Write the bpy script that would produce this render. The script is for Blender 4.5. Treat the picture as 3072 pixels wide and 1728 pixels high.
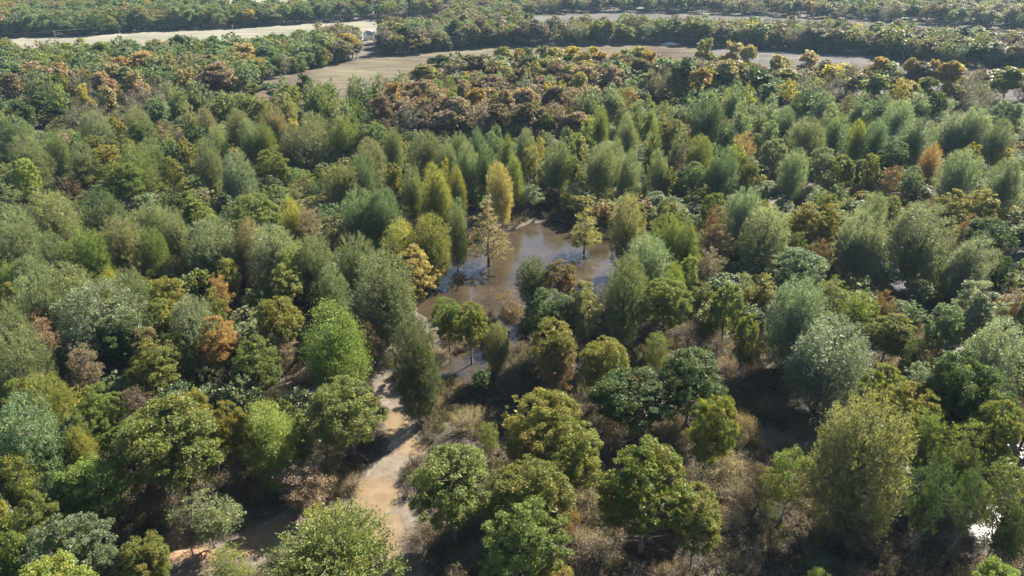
import bpy, math, random
import numpy as np

# ------------------------------------------------------------------ camera, sky, sun, exposure
PITCH = math.radians(27.0)        # camera looks down from the horizon
CAM_H = 80.0                      # drone height in metres
FPX = 2076.0                      # focal length in photograph pixels (3072 wide)
SUN_AZ = math.radians(41.6)       # to the right of the viewing direction (+Y)
SUN_EL = math.radians(37.0)

scene = bpy.context.scene
for o in list(bpy.data.objects):
    bpy.data.objects.remove(o)

cam_data = bpy.data.cameras.new('camera')
cam_data.sensor_width = 36.0
cam_data.lens = 36.0 * FPX / 3072.0
cam_data.clip_start = 1.0
cam_data.clip_end = 12000.0
cam = bpy.data.objects.new('camera', cam_data)
scene.collection.objects.link(cam)
cam.location = (0.0, 0.0, CAM_H)
cam.rotation_euler = (math.radians(90.0) - PITCH, 0.0, 0.0)
scene.camera = cam

world = bpy.data.worlds.new('World')
scene.world = world
world.use_nodes = True
wn = world.node_tree
for n in list(wn.nodes):
    wn.nodes.remove(n)
w_out = wn.nodes.new('ShaderNodeOutputWorld')
w_bg = wn.nodes.new('ShaderNodeBackground')
w_sky = wn.nodes.new('ShaderNodeTexSky')
w_sky.sky_type = 'NISHITA'
w_sky.sun_disc = False
w_sky.sun_elevation = SUN_EL
w_sky.sun_rotation = SUN_AZ
w_sky.air_density = 1.0
w_sky.dust_density = 0.6
w_sky.ozone_density = 1.5
w_bg.inputs['Strength'].default_value = 0.05
wn.links.new(w_sky.outputs[0], w_bg.inputs['Color'])
wn.links.new(w_bg.outputs[0], w_out.inputs['Surface'])

sun_data = bpy.data.lights.new('sun', 'SUN')
sun_data.energy = 5.0
sun_data.angle = math.radians(0.53)
sun_data.color = (1.0, 0.93, 0.82)
sun = bpy.data.objects.new('sun', sun_data)
scene.collection.objects.link(sun)
sun.location = (120.0, 140.0, 260.0)
sun.rotation_euler = (math.radians(90.0) - SUN_EL, 0.0, -SUN_AZ + math.pi)

vs = scene.view_settings
vs.view_transform = 'Standard'
vs.look = 'None'
vs.gamma = 1.0
vs.use_curve_mapping = False
vs.exposure = 2.15

scene.render.engine = 'CYCLES'
cy = scene.cycles
cy.use_denoising = True
cy.denoiser = 'OPENIMAGEDENOISE'
cy.denoising_input_passes = 'RGB_ALBEDO_NORMAL'
cy.max_bounces = 6
cy.diffuse_bounces = 2
cy.glossy_bounces = 2
cy.transmission_bounces = 4
cy.volume_bounces = 0
cy.transparent_max_bounces = 4
cy.sample_clamp_indirect = 4.0
cy.caustics_reflective = False
cy.caustics_refractive = False

RNG = np.random.default_rng(20240)
random.seed(7)
COL = scene.collection

# ------------------------------------------------------------------ pixels and places
CP, SP = math.cos(PITCH), math.sin(PITCH)

def pix_to_plane(px, py, z=0.0):
    """Where the ray through a photograph pixel meets the level z."""
    x = (px - 1536.0) / FPX
    y = -(py - 864.0) / FPX
    d = (x, CP + y * SP, -SP + y * CP)
    t = (z - CAM_H) / d[2]
    return (d[0] * t, d[1] * t, t)

def place_to_pix(p):
    """Photograph pixels and depth of places (n x 3)."""
    p = np.atleast_2d(np.asarray(p, float))
    dz = p[:, 2] - CAM_H
    dep = p[:, 1] * CP - dz * SP
    up = p[:, 1] * SP + dz * CP
    dd = np.where(dep > 1.0, dep, 1.0)
    return np.stack([1536.0 + FPX * p[:, 0] / dd, 864.0 - FPX * up / dd, dep], 1)

def ground_poly(pts):
    return np.array([pix_to_plane(x, y)[:2] for x, y in pts])

def inside(poly, xy):
    """Which points (n x 2) lie in the polygon."""
    xy = np.atleast_2d(xy)
    x, y = xy[:, 0], xy[:, 1]
    res = np.zeros(len(xy), bool)
    n = len(poly)
    for i in range(n):
        x0, y0 = poly[i]
        x1, y1 = poly[(i + 1) % n]
        if y0 == y1:
            continue
        c = (y0 > y) != (y1 > y)
        res ^= c & (x < (x1 - x0) * (y - y0) / (y1 - y0) + x0)
    return res

def line_distance(pts, xy):
    """Distance of points from a polyline."""
    xy = np.atleast_2d(xy)
    best = np.full(len(xy), 1e9)
    for a, b in zip(pts[:-1], pts[1:]):
        a = np.asarray(a); b = np.asarray(b)
        d = b - a
        t = np.clip(((xy - a) @ d) / max(d @ d, 1e-9), 0, 1)
        q = a + t[:, None] * d
        best = np.minimum(best, np.hypot(*(xy - q).T))
    return best

def value_noise(xy, scale, seed):
    """Smooth value noise in 0..1."""
    r = np.random.default_rng(seed)
    tab = r.random((256, 256))
    p = np.asarray(xy) / scale + 1000.0
    i = np.floor(p).astype(int)
    f = p - i
    f = f * f * (3 - 2 * f)
    a = tab[i[:, 0] % 256, i[:, 1] % 256]; b = tab[(i[:, 0] + 1) % 256, i[:, 1] % 256]
    c = tab[i[:, 0] % 256, (i[:, 1] + 1) % 256]; d = tab[(i[:, 0] + 1) % 256, (i[:, 1] + 1) % 256]
    return (a * (1 - f[:, 0]) + b * f[:, 0]) * (1 - f[:, 1]) + (c * (1 - f[:, 0]) + d * f[:, 0]) * f[:, 1]

# ------------------------------------------------------------------ mesh helpers
def fast_mesh(name, verts, faces_list, mats=(), face_mat=None, smooth=False, face_attr=None):
    """faces_list: list of int arrays (n x 3) or (n x 4)."""
    me = bpy.data.meshes.new(name)
    verts = np.asarray(verts, np.float32)
    me.vertices.add(len(verts))
    me.vertices.foreach_set('co', verts.ravel())
    loops = np.concatenate([np.asarray(f, np.int32).ravel() for f in faces_list]).astype(np.int32)
    sizes = np.concatenate([np.full(len(f), np.asarray(f).shape[1], np.int32) for f in faces_list])
    starts = np.zeros(len(sizes), np.int32)
    starts[1:] = np.cumsum(sizes)[:-1]
    me.loops.add(len(loops))
    me.loops.foreach_set('vertex_index', loops)
    me.polygons.add(len(sizes))
    me.polygons.foreach_set('loop_start', starts)
    me.polygons.foreach_set('loop_total', sizes)
    if face_mat is not None:
        me.polygons.foreach_set('material_index', np.asarray(face_mat, np.int32))
    if smooth:
        me.polygons.foreach_set('use_smooth', np.ones(len(sizes), bool))
    if face_attr is not None:
        for k, v in face_attr.items():
            a = me.attributes.new(k, 'FLOAT', 'FACE')
            a.data.foreach_set('value', np.asarray(v, np.float32))
    for m in mats:
        me.materials.append(m)
    me.update(calc_edges=True)
    return me

def link(name, data, parent=None, kind=None, label=None, category=None, group=None):
    o = bpy.data.objects.new(name, data)
    COL.objects.link(o)
    if parent is not None:
        o.parent = parent
    if kind: o['kind'] = kind
    if label: o['label'] = label
    if category: o['category'] = category
    if group: o['group'] = group
    return o

def tubes(paths, radii, sides=4):
    """Tapered tubes. paths: list of (k x 3), radii: list of (k)."""
    V, F, base = [], [], 0
    ang = np.arange(sides) * 2 * math.pi / sides
    for P, R in zip(paths, radii):
        P = np.asarray(P, float); R = np.asarray(R, float)
        d = P[-1] - P[0]
        d = d / (np.linalg.norm(d) + 1e-9)
        u = np.cross(d, (0, 0, 1.0)) if abs(d[2]) < 0.9 else np.cross(d, (1.0, 0, 0))
        u /= np.linalg.norm(u)
        v = np.cross(d, u)
        ring = np.cos(ang)[:, None] * u + np.sin(ang)[:, None] * v
        vv = P[:, None, :] + R[:, None, None] * ring[None]
        V.append(vv.reshape(-1, 3))
        k = len(P)
        for i in range(k - 1):
            for j in range(sides):
                a = base + i * sides + j
                b = base + i * sides + (j + 1) % sides
                F.append((a, b, b + sides, a + sides))
        base += k * sides
    return np.concatenate(V), np.array(F, np.int32)

def box_arrays(x0, x1, y0, y1, z0, z1):
    v = np.array([(x, y, z) for z in (z0, z1) for y in (y0, y1) for x in (x0, x1)], float)
    f = np.array([(0, 2, 3, 1), (4, 5, 7, 6), (0, 1, 5, 4), (1, 3, 7, 5), (3, 2, 6, 7), (2, 0, 4, 6)], np.int32)
    return v, f
# ------------------------------------------------------------------ materials
def new_mat(name):
    m = bpy.data.materials.new(name)
    m.use_nodes = True
    nt = m.node_tree
    for n in list(nt.nodes):
        nt.nodes.remove(n)
    out = nt.nodes.new('ShaderNodeOutputMaterial')
    return m, nt, out

def N(nt, kind, **kw):
    n = nt.nodes.new(kind)
    for k, v in kw.items():
        setattr(n, k, v)
    return n

def math_node(nt, op, a, b=None, clamp=False):
    n = N(nt, 'ShaderNodeMath', operation=op, use_clamp=clamp)
    for i, v in enumerate((a, b)):
        if v is None: continue
        if isinstance(v, (int, float)): n.inputs[i].default_value = v
        else: nt.links.new(v, n.inputs[i])
    return n.outputs[0]

def mix_col(nt, fac, a, b, blend='MIX'):
    n = N(nt, 'ShaderNodeMix', data_type='RGBA', blend_type=blend)
    ins = {'f': n.inputs[0], 'a': n.inputs[6], 'b': n.inputs[7]}
    for s, v in (('f', fac), ('a', a), ('b', b)):
        if isinstance(v, (int, float)): ins[s].default_value = v
        elif isinstance(v, tuple): ins[s].default_value = (*v, 1.0) if len(v) == 3 else v
        else: nt.links.new(v, ins[s])
    return n.outputs[2]

def noise(nt, scale, detail=4.0, coord=None, rough=0.55):
    n = N(nt, 'ShaderNodeTexNoise')
    n.inputs['Scale'].default_value = scale
    n.inputs['Detail'].default_value = detail
    n.inputs['Roughness'].default_value = rough
    if coord is not None:
        nt.links.new(coord, n.inputs['Vector'])
    return n

def ramp(nt, fac, stops):
    n = N(nt, 'ShaderNodeValToRGB')
    cr = n.color_ramp
    cr.elements[0].position, cr.elements[0].color = stops[0][0], (*stops[0][1], 1)
    cr.elements[1].position, cr.elements[1].color = stops[-1][0], (*stops[-1][1], 1)
    for p, c in stops[1:-1]:
        e = cr.elements.new(p); e.color = (*c, 1)
    nt.links.new(fac, n.inputs[0])
    return n.outputs[0]

def leaf_material(name, gloss=0.15, rough=0.5, trans=0.42):
    """Leaves: each tree brings its own two colours (tint, tint2) and how much of the second it has."""
    m, nt, out = new_mat(name)
    L = nt.links.new
    t1 = N(nt, 'ShaderNodeAttribute', attribute_type='INSTANCER', attribute_name='tint')
    t2 = N(nt, 'ShaderNodeAttribute', attribute_type='INSTANCER', attribute_name='tint_two')
    rnd = N(nt, 'ShaderNodeAttribute', attribute_type='GEOMETRY', attribute_name='rnd')
    tc = N(nt, 'ShaderNodeTexCoord')
    info = N(nt, 'ShaderNodeObjectInfo')
    add = N(nt, 'ShaderNodeVectorMath', operation='ADD')
    L(tc.outputs['Object'], add.inputs[0]); 
    sc = math_node(nt, 'MULTIPLY', info.outputs['Random'], 60.0)
    L(sc, add.inputs[1])
    nz = noise(nt, 0.28, 2.0, add.outputs[0])
    s = math_node(nt, 'ADD', math_node(nt, 'MULTIPLY', nz.outputs['Fac'], 1.0), math_node(nt, 'MULTIPLY', rnd.outputs['Fac'], 0.34))
    fac = math_node(nt, 'MULTIPLY', math_node(nt, 'SUBTRACT', s, 0.70), 4.5, clamp=True)
    col = mix_col(nt, fac, t1.outputs['Color'], t2.outputs['Color'])
    r2 = math_node(nt, 'FRACT', math_node(nt, 'MULTIPLY', rnd.outputs['Fac'], 17.31))
    val = math_node(nt, 'ADD', math_node(nt, 'MULTIPLY', r2, 0.6), 0.7)
    hsv = N(nt, 'ShaderNodeHueSaturation')
    L(col, hsv.inputs['Color']); L(val, hsv.inputs['Value'])
    hue = math_node(nt, 'ADD', math_node(nt, 'MULTIPLY', math_node(nt, 'FRACT', math_node(nt, 'MULTIPLY', rnd.outputs['Fac'], 41.7)), 0.03), 0.485)
    L(hue, hsv.inputs['Hue'])
    p = N(nt, 'ShaderNodeBsdfPrincipled')
    L(hsv.outputs[0], p.inputs['Base Color'])
    p.inputs['Roughness'].default_value = rough
    p.inputs['Specular IOR Level'].default_value = gloss
    tr = N(nt, 'ShaderNodeBsdfTranslucent')
    warm = mix_col(nt, 1.0, hsv.outputs[0], (1.2, 1.25, 0.62), 'MULTIPLY')
    L(warm, tr.inputs['Color'])
    mx = N(nt, 'ShaderNodeMixShader')
    mx.inputs[0].default_value = trans
    L(p.outputs[0], mx.inputs[1]); L(tr.outputs[0], mx.inputs[2])
    L(mx.outputs[0], out.inputs['Surface'])
    return m

def bark_material(name, c0, c1):
    m, nt, out = new_mat(name)
    tc = N(nt, 'ShaderNodeTexCoord')
    nz = noise(nt, 3.0, 5.0, tc.outputs['Object'])
    col = ramp(nt, nz.outputs['Fac'], [(0.3, c0), (0.7, c1)])
    p = N(nt, 'ShaderNodeBsdfPrincipled')
    nt.links.new(col, p.inputs['Base Color'])
    p.inputs['Roughness'].default_value = 0.9
    b = N(nt, 'ShaderNodeBump'); b.inputs['Strength'].default_value = 0.5; b.inputs['Distance'].default_value = 0.05
    nt.links.new(nz.outputs['Fac'], b.inputs['Height']); nt.links.new(b.outputs[0], p.inputs['Normal'])
    nt.links.new(p.outputs[0], out.inputs['Surface'])
    return m

M_LEAF = leaf_material('leaves')
M_FEATHER = leaf_material('fine_leaves', gloss=0.22, rough=0.48, trans=0.38)
M_DRY = leaf_material('dry_leaves', gloss=0.2, rough=0.6, trans=0.35)
M_BARK = bark_material('bark', (0.06, 0.045, 0.034), (0.17, 0.14, 0.115))
M_TWIG = bark_material('pale_twigs', (0.12, 0.095, 0.075), (0.30, 0.25, 0.20))
M_POLE = bark_material('weathered_pole_wood', (0.16, 0.13, 0.10), (0.30, 0.26, 0.21))

def plain(name, color, rough=0.7, spec=0.3):
    m, nt, out = new_mat(name)
    tc = N(nt, 'ShaderNodeTexCoord')
    nz = noise(nt, 1.3, 4.0, tc.outputs['Object'])
    f = math_node(nt, 'ADD', math_node(nt, 'MULTIPLY', nz.outputs['Fac'], 0.3), 0.85)
    hsv = N(nt, 'ShaderNodeHueSaturation'); hsv.inputs['Color'].default_value = (*color, 1)
    nt.links.new(f, hsv.inputs['Value'])
    p = N(nt, 'ShaderNodeBsdfPrincipled')
    nt.links.new(hsv.outputs[0], p.inputs['Base Color'])
    p.inputs['Roughness'].default_value = rough
    p.inputs['Specular IOR Level'].default_value = spec
    nt.links.new(p.outputs[0], out.inputs['Surface'])
    return m

def water_material(name, c0, c1, rough=0.06, bump=0.02, patch=0.12, ripple=1.6, spec=0.5):
    """Silty flood water: the silt gives the colour, the smooth surface reflects the sky."""
    m, nt, out = new_mat(name)
    L = nt.links.new
    tc = N(nt, 'ShaderNodeTexCoord')
    nz = noise(nt, patch, 5.0, tc.outputs['Object'])
    col = ramp(nt, nz.outputs['Fac'], [(0.35, c0), (0.65, c1)])
    # floating leaves
    nl = noise(nt, 2.6, 2.0, tc.outputs['Object'], 0.7)
    lf = math_node(nt, 'MULTIPLY', math_node(nt, 'SUBTRACT', nl.outputs['Fac'], 0.66), 14.0, clamp=True)
    col = mix_col(nt, math_node(nt, 'MULTIPLY', lf, 0.5), col, (0.20, 0.13, 0.075))
    p = N(nt, 'ShaderNodeBsdfPrincipled')
    L(col, p.inputs['Base Color'])
    L(math_node(nt, 'ADD', math_node(nt, 'MULTIPLY', lf, 0.4), rough), p.inputs['Roughness'])
    p.inputs['IOR'].default_value = 1.33
    p.inputs['Specular IOR Level'].default_value = spec
    rp = noise(nt, ripple, 3.0, tc.outputs['Object'])
    b = N(nt, 'ShaderNodeBump'); b.inputs['Strength'].default_value = 1.0; b.inputs['Distance'].default_value = bump
    L(rp.outputs['Fac'], b.inputs['Height']); L(b.outputs[0], p.inputs['Normal'])
    L(p.outputs[0], out.inputs['Surface'])
    return m

M_POND = water_material('silty_flood_water', (0.027, 0.020, 0.012), (0.050, 0.037, 0.022), rough=0.035, bump=0.012, spec=1.0)
M_SLOUGH = water_material('dark_slough_water', (0.03, 0.027, 0.022), (0.055, 0.046, 0.034), rough=0.14, bump=0.03, ripple=1.1)
M_GLINT = water_material('rippled_flood_water', (0.03, 0.027, 0.022), (0.055, 0.046, 0.034), rough=0.47, bump=0.12, ripple=0.9)
M_PUDDLE = water_material('tan_puddle_water', (0.142, 0.102, 0.062), (0.19, 0.14, 0.086), rough=0.07, bump=0.006, patch=0.5)

def ground_material():
    m, nt, out = new_mat('forest_floor')
    L = nt.links.new
    tc = N(nt, 'ShaderNodeTexCoord')
    big = noise(nt, 0.05, 6.0, tc.outputs['Object'])
    fine = noise(nt, 1.4, 6.0, tc.outputs['Object'], 0.75)
    litter = ramp(nt, fine.outputs['Fac'], [(0.28, (0.024, 0.018, 0.014)), (0.5, (0.052, 0.039, 0.03)), (0.72, (0.12, 0.09, 0.068))])
    grass = ramp(nt, fine.outputs['Fac'], [(0.28, (0.045, 0.038, 0.024)), (0.72, (0.14, 0.118, 0.075))])
    g = math_node(nt, 'MULTIPLY', math_node(nt, 'SUBTRACT', big.outputs['Fac'], 0.44), 6.0, clamp=True)
    base = mix_col(nt, g, litter, grass)
    tr = N(nt, 'ShaderNodeAttribute', attribute_type='GEOMETRY', attribute_name='track')
    mudn = noise(nt, 0.55, 8.0, tc.outputs['Object'], 0.65)
    mud = ramp(nt, mudn.outputs['Fac'], [(0.3, (0.082, 0.062, 0.042)), (0.5, (0.118, 0.092, 0.064)), (0.7, (0.165, 0.133, 0.096))])
    edge = math_node(nt, 'ADD', tr.outputs['Fac'], math_node(nt, 'MULTIPLY', math_node(nt, 'SUBTRACT', fine.outputs['Fac'], 0.5), 0.9))
    te = math_node(nt, 'MULTIPLY', math_node(nt, 'SUBTRACT', edge, 0.35), 4.0, clamp=True)
    col = mix_col(nt, te, base, mud)
    sd = N(nt, 'ShaderNodeAttribute', attribute_type='GEOMETRY', attribute_name='sand')
    sand = ramp(nt, fine.outputs['Fac'], [(0.3, (0.20, 0.115, 0.06)), (0.7, (0.34, 0.215, 0.125))])
    col = mix_col(nt, math_node(nt, 'MULTIPLY', sd.outputs['Fac'], 1.0, clamp=True), col, sand)
    wt = N(nt, 'ShaderNodeAttribute', attribute_type='GEOMETRY', attribute_name='wet')
    col = mix_col(nt, math_node(nt, 'MULTIPLY', wt.outputs['Fac'], 0.55, clamp=True), col, (0.05, 0.038, 0.028))
    p = N(nt, 'ShaderNodeBsdfPrincipled')
    L(col, p.inputs['Base Color'])
    L(math_node(nt, 'SUBTRACT', 0.95, math_node(nt, 'MULTIPLY', tr.outputs['Fac'], 0.4)), p.inputs['Roughness'])
    b = N(nt, 'ShaderNodeBump'); b.inputs['Distance'].default_value = 0.25
    L(math_node(nt, 'SUBTRACT', 0.9, math_node(nt, 'MULTIPLY', tr.outputs['Fac'], 0.72)), b.inputs['Strength'])
    L(math_node(nt, 'ADD', fine.outputs['Fac'], mudn.outputs['Fac']), b.inputs['Height']); L(b.outputs[0], p.inputs['Normal'])
    L(p.outputs[0], out.inputs['Surface'])
    return m

def field_material(name, cols, streak, angle, patch=0.012, stretch=9.0):
    """Harvested field: stubble in drill rows with paler and darker patches."""
    m, nt, out = new_mat(name)
    L = nt.links.new
    tc = N(nt, 'ShaderNodeTexCoord')
    mp = N(nt, 'ShaderNodeMapping')
    mp.inputs['Rotation'].default_value = (0, 0, angle)
    mp.inputs['Scale'].default_value = (1.0, stretch, 1.0)
    L(tc.outputs['Object'], mp.inputs['Vector'])
    st = noise(nt, streak, 5.0, mp.outputs[0], 0.65)
    pt = noise(nt, patch, 5.0, tc.outputs['Object'], 0.6)
    fi = noise(nt, 0.5, 6.0, tc.outputs['Object'], 0.8)
    s = math_node(nt, 'ADD', math_node(nt, 'MULTIPLY', st.outputs['Fac'], 0.5), math_node(nt, 'ADD', math_node(nt, 'MULTIPLY', pt.outputs['Fac'], 0.35), math_node(nt, 'MULTIPLY', fi.outputs['Fac'], 0.15)))
    col = ramp(nt, s, [(0.40, cols[0]), (0.48, cols[1]), (0.57, cols[2])])
    p = N(nt, 'ShaderNodeBsdfPrincipled')
    L(col, p.inputs['Base Color'])
    p.inputs['Roughness'].default_value = 0.95
    p.inputs['Specular IOR Level'].default_value = 0.0
    b = N(nt, 'ShaderNodeBump'); b.inputs['Strength'].default_value = 0.6; b.inputs['Distance'].default_value = 0.3
    L(fi.outputs['Fac'], b.inputs['Height']); L(b.outputs[0], p.inputs['Normal'])
    L(p.outputs[0], out.inputs['Surface'])
    return m

M_GROUND = ground_material()
M_FIELD_PALE = field_material('pale_stubble', ((0.115, 0.122, 0.085), (0.165, 0.158, 0.122), (0.22, 0.20, 0.155)), 0.02, math.radians(8))
M_FIELD_BROWN = field_material('brown_stubble', ((0.06, 0.046, 0.036), (0.09, 0.074, 0.057), (0.15, 0.134, 0.088)), 0.03, math.radians(-14))
M_FIELD_GREY = field_material('grey_tilled_soil', ((0.072, 0.066, 0.062), (0.094, 0.087, 0.082), (0.13, 0.122, 0.112)), 0.02, math.radians(-4))
# ------------------------------------------------------------------ tree shapes
def unit(v):
    return v / (np.linalg.norm(v, axis=-1, keepdims=True) + 1e-9)

def leaf_arrays(c, axis, nrm, length, width):
    """One pointed leaf (a rhombus) per row."""
    a = unit(axis)
    b = unit(np.cross(nrm, a))
    hl = (length * 0.5)[:, None]; hw = (width * 0.5)[:, None]
    v = np.stack([c - a * hl, c + b * hw + a * hl * 0.15, c + a * hl, c - b * hw + a * hl * 0.15], 1).reshape(-1, 3)
    f = np.arange(len(c) * 4, dtype=np.int32).reshape(-1, 4)
    return v, f

PROFILES = {
    'oval': lambda t: np.where(t > 0.4, np.clip(1 - ((t - 0.4) / 0.6) ** 2.4, 0, 1) ** 0.56, 0.35 + 0.65 * np.clip(t / 0.4, 0, 1) ** 0.7),
    'dome': lambda t: np.where(t > 0.34, np.sqrt(np.clip(1 - ((t - 0.34) / 0.66) ** 2, 0, 1)), 0.45 + 0.55 * np.clip(t / 0.34, 0, 1) ** 0.8),
    'egg': lambda t: np.clip(1 - t ** 1.7, 0, 1) ** 0.6 * (0.3 + 0.7 * np.clip(t / 0.2, 0, 1) ** 0.6),
    'cone': lambda t: np.clip(1 - t, 0, 1) ** 0.85 * np.clip(t / 0.08, 0, 1) ** 0.5,
    'bush': lambda t: np.sqrt(np.clip(1 - t ** 2, 0, 1)) * (0.75 + 0.25 * np.clip(t / 0.3, 0, 1)),
}

def crown_points(rng, n, prof, R, z0, z1, hollow=0.55, lump=0.2, lobes=0):
    t = rng.random(n * 8)
    w = PROFILES[prof](t)
    t = t[rng.random(n * 8) < w ** 1.2][:n]
    n = len(t)
    th = rng.random(n) * 2 * math.pi
    ph = rng.random(6) * 6.28
    lf = 1 + lump * (0.5 * np.cos(2 * th + ph[0] + 4 * t) + 0.45 * np.cos(3 * th + ph[1] - 6 * t) + 0.4 * np.cos(5 * th + ph[2] + 9 * t))
    rad = PROFILES[prof](t) * R * lf * (1 - hollow * rng.random(n) ** 2.2)
    z = z0 + t * (z1 - z0)
    p = np.stack([np.cos(th) * rad, np.sin(th) * rad, z], 1)
    if lobes:       # side leaders that make the crown lopsided
        who = rng.integers(0, lobes + 3, n)
        for k in range(lobes):
            sel = who == k
            a = rng.random() * 6.28
            s_r, s_z = rng.uniform(0.5, 0.68), rng.uniform(0.70, 0.97)
            off = R * rng.uniform(0.38, 0.58)
            p[sel, :2] = p[sel, :2] * s_r + np.array([math.cos(a), math.sin(a)]) * off
            p[sel, 2] = z0 + (p[sel, 2] - z0) * s_z
        a = rng.random() * 6.28
        p[:, :2] += np.array([math.cos(a), math.sin(a)]) * (R * rng.uniform(0.05, 0.16)) * (t[:, None] - 0.4)
    out = unit(np.stack([np.cos(th), np.sin(th), (t - 0.35) * 1.5], 1))
    return p, out, t

AXIS = [None]
def limb_set(rng, targets, trunk_top, r0, H, droop=0.0, lean=0.55, thin=1.0):
    """Limbs from the trunk axis out to the target points."""
    paths, radii = [], []
    for p in targets:
        h = math.hypot(p[0], p[1])
        za = np.clip(p[2] - h * lean * rng.uniform(0.8, 1.5), 0.12 * H, trunk_top * 0.97)
        a = np.array([np.interp(za, AXIS[0][:, 2], AXIS[0][:, 0]), np.interp(za, AXIS[0][:, 2], AXIS[0][:, 1]), za])
        m1 = a + (p - a) * 0.35 + np.array([0, 0, droop * h * 0.1]) + rng.normal(0, 0.04 * h + 0.05, 3)
        m2 = a + (p - a) * 0.7 + np.array([0, 0, -droop * h * 0.1]) + rng.normal(0, 0.05 * h + 0.05, 3)
        rb = thin * r0 * np.clip(0.5 * (1 - za / H) + 0.12, 0.1, 0.5)
        paths.append([a, m1, m2, p]); radii.append([rb, rb * 0.7, rb * 0.42, rb * 0.12])
    return paths, radii

def trunk_path(rng, H, top, r0):
    k = 7
    z = np.linspace(0, top, k)
    wob = np.cumsum(rng.normal(0, 0.012 * H, (k, 2)), 0) * np.linspace(0, 1, k)[:, None] * 0.4
    P = np.column_stack([wob, z])
    P[0, 2] = -0.4
    R = r0 * (1 - 0.93 * (z / top)) ** 0.9
    R[0] *= 1.35
    AXIS[0] = P
    return [P], [R]

def spherical(rng, n):
    return unit(rng.normal(size=(n, 3)))

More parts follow.
